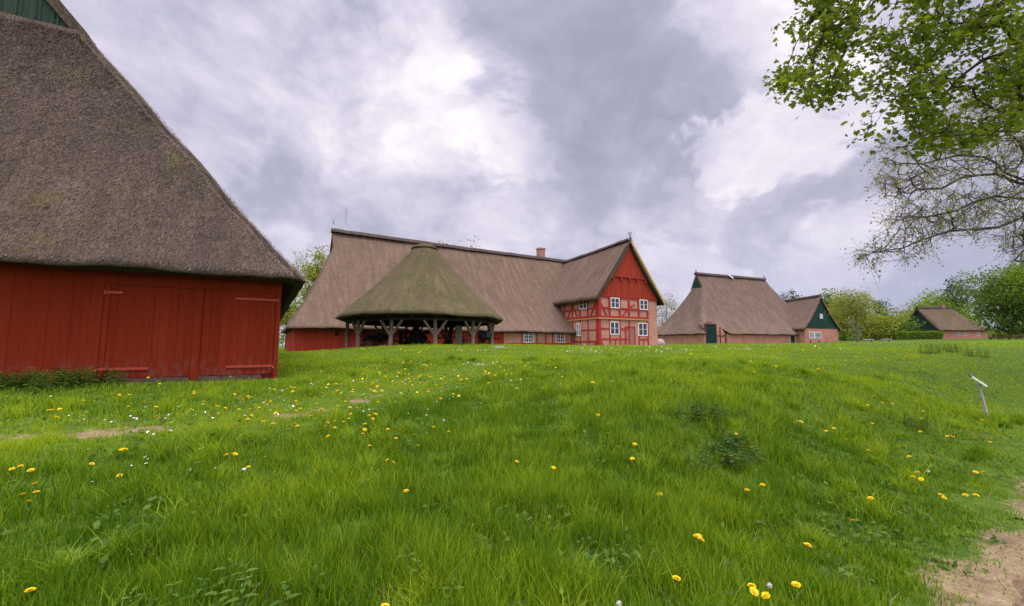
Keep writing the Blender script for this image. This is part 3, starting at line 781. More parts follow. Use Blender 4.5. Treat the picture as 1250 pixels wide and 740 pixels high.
def farmhouse():
    H = at(731, 426, 45.0); fr = Fr(H, 30)
    root = thing('farmhouse', 'long thatched farmhouse with red half-timbered cross wing and brick chimney', 'farmhouse', tuple(H), R(30))
    WG = 8.95; YM = 4.25               # wing width, front wall of the long part
    XL = -28.4
    # ---- brick walls of the wing and the right part of the long front
    w = MB()
    w.box(0, WG, 0, .3, -.6, 5.55); w.box(0, .3, .3, 12, -.6, 5.55); w.box(WG - .3, WG, .3, 12, -.6, 5.55)
    w.box(-9.2, 0, YM, YM + .3, -.6, 2.3)
    w.box(XL + .3, WG, 19.7, 20, -.8, 2.2)
    w.build('wall', M['brick'], root)
    w = MB(); planks(w, (XL, YM), (-9.2, YM), -.9, 2.2, (0, -1), (.2, .3), .05, .01); w.box(XL, -9.2, YM + .055, YM + .2, -.9, 2.2)
    planks(w, (XL, 20), (XL, YM + .05), -1.0, 2.2, (-1, 0), (.2, .3), .05, .01); w.box(-16.2, -15.9, YM - .04, YM + .02, -.8, 2.2)
    w.build('boarded_wall', M['red_house'], root)
    v = MB(); v.box(-25.35, -25.0, YM - .02, YM + .03, 1.15, 1.55); v.build('vent_hatch', M['iron'], root)
    # ---- timber frame
    t = MB(); e = .045
    def fx(u, vv=400): return fr.hit(u, vv, 'y', 0)[0]
    xs = [.0, fx(743.5), fx(756), fx(767.2), fx(779), fx(790)]
    zj, zb, zt = 3.22, 3.55, 5.5
    for i, x in enumerate(xs):
        wd = .36 if i == 0 else .20
        t.box(x, x + wd, -e, .02, -.35, zj - .1); t.box(x, x + wd, -e - .06, .02, zb, zt)
    t.box(0, xs[5] + .17, -e - .10, .02, zj + .08, zb)                  # bressumer of the jetty
    t.box(0, WG, -e - .02, .02, zt - .06, zt + .20)
    for (za, u0, u1) in ((4.28, 0, 1.0), (4.28, 0, 0)): pass
    def rail(z, xa, xb, up=True, h=.18): t.box(xa, xb, -(e + .06 if up else e) + .003, .02, z, z + h)
    for a, b in zip(xs[:-1], xs[1:]): rail(4.30, a + .34 if a == 0 else a + .17, b)
    for a, b in zip(xs[:-1], xs[1:]):
        A = a + .34 if a == 0 else a + .17
        rail(2.05, A, b, False) if a not in (xs[1], xs[4]) and not (fx(763) < (a + b) / 2 < fx(775)) else None
        rail(.95, A, b, False, .17) if not (fx(763) < (a + b) / 2 < fx(775)) else None
    t.box(xs[1] + (xs[2] - xs[1]) * .5 + .05, xs[1] + (xs[2] - xs[1]) * .5 + .19, -e + .004, .02, -.3, .95)
    t.box((xs[4] + xs[5]) / 2, (xs[4] + xs[5]) / 2 + .14, -e + .004, .02, -.3, .95)
    def brace(x0_, z0_, x1_, z1_, up=True, ax='y'):
        o = -(e + .06 if up else e) + .012
        if ax == 'y': t.beam((x0_, o + .03, z0_), (x1_, o + .03, z1_), .07, .17, (0, -1, 0)) if False else t.beam((x0_, o + .03, z0_), (x1_, o + .03, z1_), .17, .06, (0, 1, 0))
        else: t.beam((o + .03, x0_, z0_), (o + .03, x1_, z1_), .17, .06, (1, 0, 0))
    brace(.3, 4.9, 1.15, 3.6); brace(.3, .75, 1.1, -.1, False)
    brace(xs[3] + .08, 4.6, xs[3] - .85, 3.6); brace(xs[3] + .1, 4.6, xs[3] + 1.0, 4.9)
    # side of the wing (x = 0 face)
    ys = [0.003, 1.55, 2.9, 4.25, 5.7, 7.2]
    for i, y in enumerate(ys):
        wd = .34 if i == 0 else .17
        if i < 4: t.box(-e, .02, y + (.0 if i else .02), y + wd, -.35, zj - .035)
        t.box(-e - .06, .02, y + (.0 if i else .02), y + wd, zb, zt - .03)
    t.box(-e - .10, .02, .004, 8.2, zj + .08, zb - .003); t.box(-e - .02, .02, .004, 8.2, zt - .10, zt + .17)
    for a, b in zip(ys[:-1], ys[1:]):
        A = a + (.34 if a < .1 else .17)
        t.box(-e - .055, .02, A, b, 4.30, 4.44)
        if b < 4: t.box(-e + .004, .02, A, b, 1.95, 2.09)
        if b < 5: t.box(-e + .004, .02, A, b, .72, .85)
    brace(.3, 4.9, 1.15, 3.6, True, 'x'); brace(4.3, 4.9, 3.45, 3.6, True, 'x'); brace(4.35, 4.9, 5.2, 3.6, True, 'x'); brace(.3, .75, 1.1, -.1, False, 'x')
    # long front, right part
    for x in (-9.2, -6.95, -5.05, -3.9, -2.95, -1.55, -.35): t.box(x, x + .16, YM - e, YM + .02, -.4, 1.95)
    t.box(-9.2, -.05, YM - e - .02, YM + .02, 1.96, 2.16)
    for a, b in ((-9.04, -6.95), (-6.79, -5.05), (-4.89, -3.9), (-3.74, -2.95), (-2.79, -1.55), (-1.39, -.35)): t.box(a, b, YM - e + .004, YM + .02, .48, .62)
    t.build('timber_frame', M['red_beam'], root)
    # yellow mouldings
    y = MB(); y.box(-.10, xs[5] + .2, -e - .12, .02, zj - .03, zj + .075); y.box(-e - .12, .02, .02, 8.0, zj - .03, zj + .07)
    y.build('moulding', M['yellow'], root)
    # ---- windows on the gable: upper pair, lower pair
    for u0, v0, u1, v1, cols, rows in ((745, 376, 755.2, 364, 2, 2), (780.3, 378, 789.7, 366.5, 2, 2)):
        a = fr.hit(u0, v0, 'y', 0); b = fr.hit(u1, v1, 'y', 0); window(root, (a[0], -.06, a[2]), (1, 0, 0), (0, -1, 0), b[0] - a[0], max(b[2], a[2] + 1.0) - a[2], 2, 2, .085, .03)
    for u0, v0, u1, v1 in ((744.6, 408.5, 755.3, 393), (779, 410, 789.6, 394.5)):
        a = fr.hit(u0, v0, 'y', 0); b = fr.hit(u1, v1, 'y', 0); window(root, (a[0], -.02, a[2]), (1, 0, 0), (0, -1, 0), b[0] - a[0], max(b[2], a[2] + 1.35) - a[2], 2, 2, .085, .03)
    a = fr.hit(717.2, 377, 'x', 0); b = fr.hit(708, 366, 'x', 0)
    window(root, (-.06, b[1], a[2]), (0, -1, 0), (-1, 0, 0), b[1] - a[1], 1.1, 2, 2, .085, .03)
    a = fr.hit(709, 410, 'x', 0); b = fr.hit(704.3, 396, 'x', 0)
    window(root, (-.02, b[1], a[2]), (0, -1, 0), (-1, 0, 0), b[1] - a[1], 1.4, 2, 2, .085, .03)
    for (u0, u1) in ((639, 650.8), (678.3, 689)):
        a = fr.hit(u0, 417, 'y', YM); b = fr.hit(u1, 406.5, 'y', YM); window(root, (a[0], YM - .02, .68), (1, 0, 0), (0, -1, 0), b[0] - a[0], 1.12, 4, 3, .07, .04)
    # ---- door and cellar lights
    xa, xb = fx(763.5), fx(774)
    d = MB(); planks(d, (xa, -.03), (xb, -.03), -.2, 2.35, (0, -1), (.18, .24), .04, .004); d.build('door', M['door_brown'], root)
    f = MB(); f.box(xa - .1, xa, -.08, .02, -.2, 2.45); f.box(xb, xb + .1, -.08, .02, -.2, 2.45); f.box(xa, xb, -.08, .02, 2.36, 2.46); f.build('door_frame', M['red_beam'], root)
    for uu in (747.5, 784):
        q = MB(); xx = fx(uu); q.box(xx, xx + .75, -.035, .02, .0, .32); q.build('cellar_window', M['iron'], root)
    # ---- main roof
    x0, x1, y0, y1 = XL - .5, 9.9, 3.55, 20.6; half = (y1 - y0) / 2
    zr = 12.0
    zp = lambda s: 1.86 + (zr - 1.86) * ((s / half) - .10 * math.sin(math.pi * s / half) * (1 - .6 * s / half))
    mb, S = hip_roof(x0, x1, y0, y1, zp, .56, .56, 7.0, 7.0, th=.34, oh=.6, r=.25, nx=110, ny=36, nl=34, amp=.06, seed=5.0, soff_z=2.1)
    # the front slope stays clear of the wing's rooms: nothing of it is seen there
    mb.build('roof', [M['thatch_house'], M['soffit']], root)
    gablet(x0 + .56 * 7.0, y0, y1, zp, 7.0, M['red_gable'], 'gablet', root, 1)
    gablet(x1 - .56 * 7.0, y0, y1, zp, 7.0, M['red_gable'], 'gablet', root, -1)
    cy = (y0 + y1) / 2; rz = zp(half) + .03
    rr = MB(); ridge_roll(rr, [(x0 + 3.85, cy, rz + .22), (-10, cy, rz), (x1 - 3.9, cy, rz - .05)], .42, .18, 3); rr.build('ridge', M['ridge'], root)
    # ---- wing roof
    xa, xb = -.85, WG + .85
    wr = gable_roof(xa, xb, 12.25, 5.42, -.55, 12.0, .36, 0, 11.75, .25, 18, 8.0)
    wr.build('wing_roof', [M['thatch_house'], M['soffit']], root)
    rr = MB(); ridge_roll(rr, [((xa + xb) / 2, -.5, 12.30), ((xa + xb) / 2, 5, 11.98), ((xa + xb) / 2, 11.6, 11.75)], .36, .15, 6); rr.build('wing_ridge', M['ridge'], root)
    # yellowish barge boards under the verge
    for sx, ee, bo, bm in ((1, xa, MB(), 'ridge'), (-1, xb, MB(), 'yellow')):
        cx = (xa + xb) / 2
        P = [(ee + sx * .12, -.585, 5.20), (cx, -.585, 12.05)]
        bo.beam(P[0], P[1], .05, .26, (0, 1, 0)) if False else bo.beam(P[0], P[1], .24, .05, (0, 1, 0)); bo.build('barge_board', M[bm], root)
    # ---- red gable boards in two tiers
    def gable_tier(z0, z1, off, name):
        cx = (xa + xb) / 2; k = (cx - xa - .35) / (12.05 - 5.2)
        xl = lambda z: cx - (12.05 - z) * k + .05
        g = MB(); s = xl(z0); xr = 2 * cx - s
        zf = lambda q: min(z1, 12.0 - abs(s + q - cx) / k)
        planks(g, (s, off), (xr, off), z0, z1, (0, -1), (.22, .30), .06, .006, z1_fn=zf)
        return g.build(name, M['red_gable'], root)
    gable_tier(5.62, 7.95, -.10, 'gable_boards'); gable_tier(7.95, 12.0, -.22, 'gable_boards')
    b = MB(); cx = (xa + xb) / 2; k = (cx - xa - .35) / (12.05 - 5.2); hw = (12.05 - 7.95) * k
    b.box(cx - hw, cx + hw, -.27, .0, 7.86, 7.98)
    for x in np.linspace(cx - hw + .5, cx + hw - .5, 5): b.box(x - .07, x + .07, -.32, -.1, 7.45, 7.85)
    b.build('gable_beam', M['red_beam'], root)
    g = MB(); g.faces([(xa + .4, .0, 5.5), (xb - .4, .0, 5.5), (cx, .0, 11.9), (xa + .4, .1, 5.5), (xb - .4, .1, 5.5), (cx, .1, 11.9)], [(0, 1, 2), (5, 4, 3), (0, 3, 4, 1), (1, 4, 5, 2), (2, 5, 3, 0)]); g.build('gable_lining', M['dark_wood'], root)
    # ---- chimney
    c = MB(); c.box(.6, 1.45, 11.9, 12.7, 11.2, 13.15); c.box(.53, 1.52, 11.83, 12.77, 13.15, 13.32); c.box(.75, 1.3, 12.05, 12.55, 13.32, 13.38); c.build('chimney', M['brick_red'], root)
    ornament(root, (x0 + 4.0, cy, rz + .35), (0, 1, 0), .95); ornament(root, (cx, -.5, 12.5), (1, 0, 0), .55)
    l = MB(); l.tube([(x0 + 5.2, cy, rz), (x0 + 5.2, cy, rz + 2.6)], .025, 6); l.build('lightning_rod', M['zinc'], root)
    return root
farmhouse()

# ------------------------------------------------------------------ round thatched shed (horse mill) and what stands in it
SHED = at(516, 422, 31.5); SHED[2] = 1.55
def shed():
    root = thing('round_shed', 'round open shed on forked oak posts under a mossy conical thatched roof', 'shed', tuple(SHED))
    N = 72; ra = 6.05; nl = 26
    prof = lambda t: (ra * (1 - t) + .85 * t, 1.98 + (7.30 - 1.98) * (t - .05 * math.sin(math.pi * t)))
    rings = []
    def ring(r, z, poly=1.0):
        a = np.arange(N) * 2 * np.pi / N; seg = 2 * np.pi / 12; m = np.cos(seg / 2) / np.cos(((a - R(20)) % seg) - seg / 2)
        rr = r * (1 + (m - 1) * .8 * poly); return np.c_[np.sin(a) * rr, -np.cos(a) * rr, np.full(N, z)]
    rings.append(ring(4.9, 1.9)); rings.append(ring(ra - .30, 1.70)); rings.append(ring(ra - .03, 1.80)); rings.append(ring(ra, 1.90))
    for i in range(1, nl + 1): r, z = prof(i / nl); rings.append(ring(r, z, 1 - i / nl * .6))
    A = np.array(rings); x, y, z = A[..., 0], A[..., 1], A[..., 2]
    A[..., 2] += -y / 6 * .13 * np.clip(1 - (z - 1.6) / 5.6, 0, 1) + .06 * (z < 2.1)
    A[2:, :, 2] += (wob(x, y, z, .9, 3) * .06 + wob(x, y, z, 3, 6) * .02)[2:]; A[1, :, 2] += wob(x[1], y[1], z[1], 4, 3) * .04
    V = A.reshape(-1, 3); n = N
    F = [(i * n + j, i * n + (j + 1) % n, (i + 1) * n + (j + 1) % n, (i + 1) * n + j) for i in range(2, len(rings) - 1) for j in range(n)]
    F2 = [(i * n + j, i * n + (j + 1) % n, (i + 1) * n + (j + 1) % n, (i + 1) * n + j) for i in (0, 1) for j in range(n)]
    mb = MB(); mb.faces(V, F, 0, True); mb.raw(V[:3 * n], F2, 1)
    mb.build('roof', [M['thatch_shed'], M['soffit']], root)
    c = MB(); rs = [ring(.78, 7.22, .2), ring(1.0, 7.22, .2), ring(.95, 7.36, .2), ring(.60, 7.56, .2), ring(.05, 7.62, 0)]
    F = [(i * n + j, i * n + (j + 1) % n, (i + 1) * n + (j + 1) % n, (i + 1) * n + j) for i in range(4) for j in range(n)]
    c.faces(np.concatenate(rs), F, 0, True); c.build('roof_cap', M['thatch_shed'], root)
    # ring beam and rafters inside
    b = MB()
    pr = 5.2
    P = [(math.sin(R(-100 + 30 * k)) * pr, -math.cos(R(-100 + 30 * k)) * pr) for k in range(12)]
    for k in range(12):
        a, q = P[k], P[(k + 1) % 12]; b.beam((*a, 1.72), (*q, 1.72), .18, .2)
    for k in range(24):
        t = R(-100 + 15 * k); b.beam((math.sin(t) * 5.7, -math.cos(t) * 5.7, 1.78), (math.sin(t) * .5, -math.cos(t) * .5, 6.7), .1, .12)
    b.build('roof_frame', M['soffit'], root)  # timbers take the underside's colour, darkened for the shade within
    for k in range(12):
        x, y = P[k]; m = MB(); gz = tz(SHED[0] + x, SHED[1] + y) - SHED[2]
        jx, jy = random.uniform(-.04, .04), random.uniform(-.04, .04)
        m.tube([(x + jx, y + jy, gz - .2), (x, y, .8), (x - jx, y - jy, 1.68)], [.145, .13, .12], 10)
        post = m.build('post', M['oak'], root)
        tx, ty = math.cos(R(-100 + 30 * k)), math.sin(R(-100 + 30 * k))
        for sg in (-1, 1):
            q = MB(); q.beam((x + sg * tx * .06, y + sg * ty * .06, .72), (x + sg * tx * .72, y + sg * ty * .72, 1.63), .11, .14); q.build('brace', M['oak'], post)
    # paving under the roof
    return root
shed()

def wheel(parent, c, axis, r, spokes=10, name='wheel', mat='iron'):
    w = MB(); w.disc_ring(c, axis, r * .88, r, .07, 22); w.disc_ring(c, axis, .02, r * .16, .16, 10)
    axis = np.array(axis, float) / np.linalg.norm(axis); a = np.cross(axis, (0, 0, 1)); a /= np.linalg.norm(a); b = np.cross(axis, a)
    for k in range(spokes):
        t = k * 2 * math.pi / spokes; e = math.cos(t) * a + math.sin(t) * b; w.beam(np.array(c) + e * r * .1, np.array(c) + e * r * .92, .035, .05, tuple(axis))
    return w.build(name, M[mat], parent)
def on_shed(u, dy):
    Y = SHED[1] + dy; d = ray(u, 421); x = d[0] / d[1] * Y; return (x, Y, tz(x, Y))
def shed_contents():
    # capstan gear of the horse mill
    t = thing('horse_gear', 'big dark iron and timber capstan gear in the middle of the round shed', 'machine', on_shed(509, -.6))
    m = MB(); m.tube([(0, 0, -.1), (0, 0, 2.3)], [.16, .12], 10); m.build('shaft', M['dark_wood'], t)
    m = MB(); m.disc_ring((0, 0, .95), (0, 0, 1), .62, .8, .12, 28)
    for k in range(6): a = k * math.pi / 3; m.beam((0, 0, .95), (math.cos(a) * .66, math.sin(a) * .66, .95), .08, .08)
    for k in range(28): a = k * 2 * math.pi / 28; m.box(math.cos(a) * .8 - .03, math.cos(a) * .8 + .03, math.sin(a) * .8 - .03, math.sin(a) * .8 + .03, .85, 1.05)
    m.build('gear_wheel', M['iron'], t)
    m = MB(); m.beam((-1.0, -.2, .12), (1.0, .2, .12), .2, .24); m.beam((-.2, -1.0, .12), (.2, 1.0, .12), .2, .23); m.beam((-.9, -.2, .2), (-.1, 0, 1.2), .12, .12); m.beam((.9, .2, .2), (.1, 0, 1.2), .12, .12); m.build('frame', M['dark_wood'], t)
    m = MB(); m.tube([(0, 0, 1.45), (1.5, .35, 1.3), (2.1, .5, 1.15)], [.08, .07, .05], 8); m.tube([(0, 0, 1.45), (-.75, -.2, 1.35)], [.08, .05], 8); m.build('draw_bar', M['dark_wood'], t)
    wheel(t, (-.75, -.45, .62), (.3, 1, .05), .52, 8)
    m = MB(); m.box(-.6, .7, -.6, -.1, .10, .55); m.box(-.4, .2, -.55, -.15, .55, .9); m.tube([(.75, -.4, .5), (.2, -.4, .85), (-.2, -.3, 1.3)], [.16, .2, .1], 8); m.box(-1.2, -.95, -.5, -.2, 0, 1.05); m.build('gear_box', M['iron'], t)
    m = MB()
    for k in range(8): a = k * math.pi / 4; m.beam((0, 0, 1.25), (math.cos(a) * .75, math.sin(a) * .75, 1.7), .09, .09)
    m.build('strut_crown', M['dark_wood'], t)
    # two-wheeled cart
    t = thing('two_wheeled_cart', 'dark two-wheeled farm cart parked behind the left shed posts', 'cart', on_shed(462, .4), R(25))
    m = MB(); m.box(-.9, .9, -.5, .5, .62, .70); m.box(-.9, .9, -.53, -.5, .62, .98); m.box(-.9, .9, .5, .53, .62, .98); m.box(-.93, -.9, -.5, .5, .62, .98); m.build('bed', M['dark_wood'], t)
    wheel(t, (.1, -.66, .56), (0, 1, 0), .56, 10); wheel(t, (.1, .66, .56), (0, 1, 0), .56, 10)
    m = MB(); m.beam((.9, -.35, .62), (2.3, -.28, .35), .07, .09); m.beam((.9, .35, .62), (2.3, .28, .35), .07, .09); m.build('shaft', M['dark_wood'], t)
    # hay rake with seat
    t = thing('hay_rake', 'dark iron hay rake with spoked wheels at the left side of the shed', 'machine', on_shed(451, -1.6), R(-15))
    wheel(t, (0, -.6, .6), (.2, 1, 0), .6, 12); wheel(t, (0, .6, .6), (.2, 1, 0), .6, 12)
    m = MB(); m.tube([(0, -.6, .6), (0, .6, .6)], .04, 8)
    for k in range(9): yy = -.5 + k * .125; m.tube([(0, yy, .6), (-.35, yy, .75), (-.55, yy, .4), (-.3, yy, .05)], .014, 5)
    m.beam((0, 0, .65), (1.4, 0, .5), .08, .08); m.build('tine_frame', M['iron'], t)
    m = MB(); m.beam((0, 0, .65), (-.25, 0, 1.05), .05, .02); m.box(-.42, -.1, -.2, .2, 1.05, 1.09); m.box(-.44, -.40, -.2, .2, 1.09, 1.25); m.build('seat', M['iron'], t)
    # pale timber trestle
    t = thing('wooden_trestle', 'pale wooden frame standing between cart and capstan gear', 'trestle', on_shed(488, .2), R(10))
    for sx in (-.45, .45): m = MB(); m.beam((sx, -.25, 0), (sx, 0, 1.35), .09, .09); m.beam((sx, .25, 0), (sx, 0, 1.35), .09, .09); m.build('leg', M['pale_wood'], t)
    m = MB(); m.beam((-.6, 0, 1.32), (.6, 0, 1.32), .11, .11); m.beam((-.5, .1, .8), (.5, .1, .8), .06, .1); m.build('rail', M['pale_wood'], t)
    # plank panel
    t = thing('plank_panel', 'upright pale plank panel leaning near the right front post', 'panel', on_shed(560, -1.0), R(12))
    m = MB(); planks(m, (-.23, 0), (.23, 0), 0, 1.38, (0, -1), (.14, .2), .03, .008); m.build('board', M['pale_wood'], t)
    
    for zz in (.25, 1.0): m = MB(); m.box(-.23, .23, .035, .08, zz, zz + .1); m.build('batten', M['pale_wood'], t)
    # harrow of greenish beams
    t = thing('timber_harrow', 'greenish timber harrow propped diagonally beside the plank panel', 'harrow', on_shed(569, -.6), R(20))
    m = MB()
    for k in range(4): m.beam((-.55, .1 * k, .2 + .28 * k), (.6, .1 * k, .05 + .28 * k), .09, .09)
    m.beam((-.45, -.08, .1), (-.45, .4, 1.3), .08, .08); m.beam((.45, -.08, .0), (.45, .4, 1.2), .08, .08); m.build('beam_grid', M['greenish'], t)
    for k in range(4):
        for q in (-.3, 0, .3): m = MB(); m.tube([(q, .1 * k - .04, .12 + .28 * k), (q, .1 * k - .2, .08 + .28 * k)], .015, 5); m.build('tine', M['iron'], t)
    # seed drill with blue box
    t = thing('seed_drill', 'old seed drill with a faded blue box at the right end of the shed', 'machine', on_shed(592, -.3), R(-20))
    wheel(t, (-.1, -.75, .55), (0, 1, 0), .55, 10); wheel(t, (-.1, .75, .55), (0, 1, 0), .55, 10)
    m = MB(); V = [(-.3, -.65, .95), (.3, -.65, .95), (.3, .65, .95), (-.3, .65, .95), (-.14, -.65, .55), (.14, -.65, .55), (.14, .65, .55), (-.14, .65, .55)]
    m.raw(V, [(0, 1, 2, 3), (7, 6, 5, 4), (0, 4, 5, 1), (1, 5, 6, 2), (2, 6, 7, 3), (3, 7, 4, 0)]); m.box(-.33, .33, -.68, .68, .95, .99); m.build('seed_box', M['blue'], t)
    m = MB()
    for k in range(7): yy = -.55 + k * .18; m.tube([(.0, yy, .55), (-.25, yy, .3), (-.3, yy, .02)], .025, 6)
    m.beam((.1, 0, .5), (1.2, 0, .45), .08, .08); m.build('coulters', M['iron'], t)
    # dark plough
    t = thing('wheel_plough', 'dark wheel plough standing behind the post right of the gear', 'plough', on_shed(551, .6), R(40))
    m = MB(); m.beam((-1.1, 0, .55), (1.1, 0, .62), .1, .12); m.beam((-1.1, 0, .55), (-1.6, .25, 1.15), .06, .06); m.beam((-1.1, 0, .55), (-1.6, -.25, 1.15), .06, .06); m.build('beam', M['dark_wood'], t)
    wheel(t, (.9, -.3, .32), (0, 1, 0), .32, 8); wheel(t, (.9, .3, .32), (0, 1, 0), .32, 8)
    m = MB(); m.faces([(-.3, 0, .5), (-.55, .05, .1), (.15, .0, .02), (-.1, .02, .5), (-.3, .2, .45), (-.6, .3, .12)], [(0, 1, 2, 3), (0, 4, 5, 1)]); m.build('share', M['iron'], t)
    t = thing('timber_post_stand', 'thick dark timber stand with arms behind the right half of the shed', 'stand', on_shed(550, 2.4))
    m = MB(); m.beam((0, 0, 0), (0, 0, 1.5), .28, .28); m.build('post', M['dark_wood'], t)
    m = MB(); m.beam((-.55, 0, 1.55), (.55, 0, 1.55), .16, .16); m.beam((0, 0, .9), (.5, 0, 1.5), .1, .1); m.beam((0, 0, .9), (-.5, 0, 1.5), .1, .1); m.build('arm', M['dark_wood'], t)
    # low rail between the left posts
    t = thing('low_bench', 'low wooden bench between the two leftmost shed posts', 'bench', on_shed(443, -2.6), R(-40))
    m = MB(); m.box(-.95, .95, -.14, .14, .36, .42); m.build('seat', M['oak'], t)
    for sx in (-.7, .7): m = MB(); m.box(sx - .05, sx + .05, -.12, .12, 0, .36); m.build('leg', M['oak'], t)
    s = MB(); a = np.arange(9) * 2 * np.pi / 9; rr = 1 + .15 * np.sin(a * 2 + 1)
    V = [(math.cos(q) * .3 * k, math.sin(q) * .3 * k, 0) for q, k in zip(a, rr)] + [(math.cos(q) * .27 * k, math.sin(q) * .27 * k, .12) for q, k in zip(a, rr)]
    s.faces(V, [tuple(range(9, 18))] + [(i, (i + 1) % 9, 9 + (i + 1) % 9, 9 + i) for i in range(9)])
    o = s.build('stone_slab', M['stone']); P = ground_hit(609, 424.5); P[2] = tz(P[0], P[1]); o.location = (P[0], P[1], P[2] - .03)
    tag(o, 'flat pale stone slab in the grass right of the round shed', 'stone')
shed_contents()

# ------------------------------------------------------------------ brick hall barn with wing
def hall_barn():
    K = at(860, 419, 75.0); K[2] = 2.0
    fr = Fr(K, 21.4)
    root = thing('brick_hall_barn', 'tall thatched brick hall barn with dark green door and gable wing', 'barn', tuple(K), R(21.4))
    WD, LN = 14.4, 32.5
    cut = [(-.9, 1.6), (-.25, 1.6), (.0, 3.7), (3.2, 3.85), (5.9, 1.6), (60, 1.6)]
    w = MB()
    w.box(5.4, LN, 0, .3, -.6, 1.75); w.box(0, .3, .3, WD, -.6, 1.75); w.box(0, .3, 0, .3, -.6, 1.75); w.box(LN - .3, LN, .3, WD, -.6, 1.75); w.box(.3, LN - .3, WD - .3, WD, -.6, 1.75)
    V = [(.3, .25, -.5), (5.4, .25, -.5), (5.4, .25, 1.75), (3.2, .25, 3.6), (.3, .25, 3.6)]; V += [(a, b + .25, c) for a, b, c in V]
    w.faces(V, [(0, 1, 2, 3, 4), (9, 8, 7, 6, 5)] + [(i, (i + 1) % 5, 5 + (i + 1) % 5, 5 + i) for i in range(5)])
    w.build('wall', M['brick_far'], root)
    d = MB(); planks(d, (.75, .2), (2.95, .2), -.3, 3.3, (0, -1), (.22, .3), .05, .008); d.build('door', M['green_door'], root)
    t = MB()
    for x, zt_ in ((.32, 3.5), (.58, 3.5), (2.97, 3.5), (3.9, 2.9), (5.1, 1.8)): t.box(x, x + .16, .14, .26, -.4, zt_)
    t.box(.74, 2.97, .135, .26, 3.31, 3.5); t.box(3.13, 5.1, .145, .26, 1.3, 1.44); t.build('timber_frame', M['redwood'], root)
    nd = MB(); nd.box(21.9, 22.9, -.03, .0, -.3, 1.5); nd.build('side_door', M['green_door'], root)
    x0, x1, y0, y1 = -.55, LN + .55, -.55, WD + .55; half = (y1 - y0) / 2; zr = 13.95
    zp = lambda s: 1.78 + (zr - 1.78) * ((s / half) - .13 * math.sin(math.pi * s / half) * (1 - .5 * s / half))
    mb, S = hip_roof(x0, x1, y0, y1, zp, 1.05, 1.05, 6.2, half, th=.36, oh=.55, r=.7, cut=cut, nx=150, ny=40, nl=34, amp=.08, seed=9.0, soff_z=1.8)
    mb.build('roof', [M['thatch_far'], M['soffit']], root)
    gablet(x0 + 1.05 * 6.2, y0, y1, zp, 6.2, M['green_boards'], 'gablet', root, 1)
    cy = (y0 + y1) / 2; rr = MB(); ridge_roll(rr, [(x0 + 6.4, cy, zp(half) + .05), (x1 - 1.05 * half + .1, cy, zp(half) - .05)], .45, .2, 4); rr.build('ridge', M['ridge'], root)
    # pale ridge hatch
    h = MB(); P = np.array((15.2, cy - 1.0, zp(half) - 1.2)); h.beam(P + (-.3, .1, .55), P + (-.8, .7, 1.25), .5, .1, (0, -.7, .7)); h.build('roof_hatch', M['zinc'], root)
    for xx in (x0 + 6.5, x1 - 1.05 * half): l = MB(); l.beam((xx - .4, cy, zp(half)), (xx + .1, cy, zp(half) + .7), .1, .12); l.beam((xx + .4, cy, zp(half)), (xx - .1, cy, zp(half) + .7), .1, .12); l.build('ridge_ornament', M['zinc'], root)
    # ---- wing
    W0 = fr.hit(983, 418, 'y', -1.5); X0 = W0[0]; WW = 9.9; YF = -1.5
    w = MB(); w.box(X0, X0 + WW, YF, YF + .3, -.4, 2.95); w.box(X0, X0 + .3, YF + .3, 8, -.4, 2.9); w.box(X0 + WW - .3, X0 + WW, YF + .3, 8, -.4, 2.9); w.build('wing_wall', M['brick_far'], root)
    wr = gable_roof(X0 - .6, X0 + WW + .6, 9.55, 2.85, YF - .35, 9.0, .34, 0, 9.0, .35, 16, 12.0); wr.build('wing_roof', [M['thatch_far'], M['soffit']], root)
    cx = X0 + WW / 2; rr = MB(); ridge_roll(rr, [(cx, YF - .3, 9.6), (cx, 4, 9.3), (cx, 9, 9.05)], .36, .16, 5); rr.build('wing_ridge', M['ridge'], root)
    g = MB(); s = X0 - .1; xr = X0 + WW + .1; zf = lambda q: 2.98 + max(.05, (1 - abs(s + q - cx) / (cx - s)) * 6.1)
    planks(g, (s, YF - .06), (xr, YF - .06), 2.96, 9, (0, -1), (.3, .36), .06, .008, z1_fn=zf); g.build('gable_boards', M['green_boards'], root)
    for (u0, u1) in ((988, 993.5), (994.6, 1001.5)):
        a = fr.hit(u0, 412.5, 'y', YF); b = fr.hit(u1, 405.5, 'y', YF); window(root, (a[0], YF - .02, 1.0), (1, 0, 0), (0, -1, 0), b[0] - a[0], 1.25, 3, 3, .12, .06)
    a = fr.hit(1000.5, 389, 'y', YF); window(root, (a[0], YF - .10, a[2]), (1, 0, 0), (0, -1, 0), .75, .9, 2, 2, .12, .06)
    for uu in (988.5, 998.5): q = MB(); a = fr.hit(uu, 418, 'y', YF); q.box(a[0], a[0] + .45, YF - .03, YF + .02, .1, .45); q.build('cellar_window', M['iron'], root)
    # boulder beside the house corner
    b = MB(); nu, nv = 16, 10; V = []
    for i in range(nv + 1):
        for j in range(nu):
            t = math.pi * i / nv; p = 2 * math.pi * j / nu; x, y, z = math.sin(t) * math.cos(p), math.sin(t) * math.sin(p), math.cos(t)
            k = 1 + .10 * float(wob(x * 1.5, y * 1.5, z, 1.2, 3)); V.append((x * .75 * k, y * .65 * k, z * .68 * k))
    F = [(i * nu + j, (i + 1) * nu + j, (i + 1) * nu + (j + 1) % nu, i * nu + (j + 1) % nu) for i in range(nv) for j in range(nu)]
    b.faces(V, F, 0, True); o = b.build('boulder', M['boulder']); P = at(805, 417, 58); o.location = (P[0], P[1], tz(P[0], P[1]) + .42)
    tag(o, 'big pinkish round boulder between the farmhouse gable and the hall barn', 'boulder')
hall_barn()

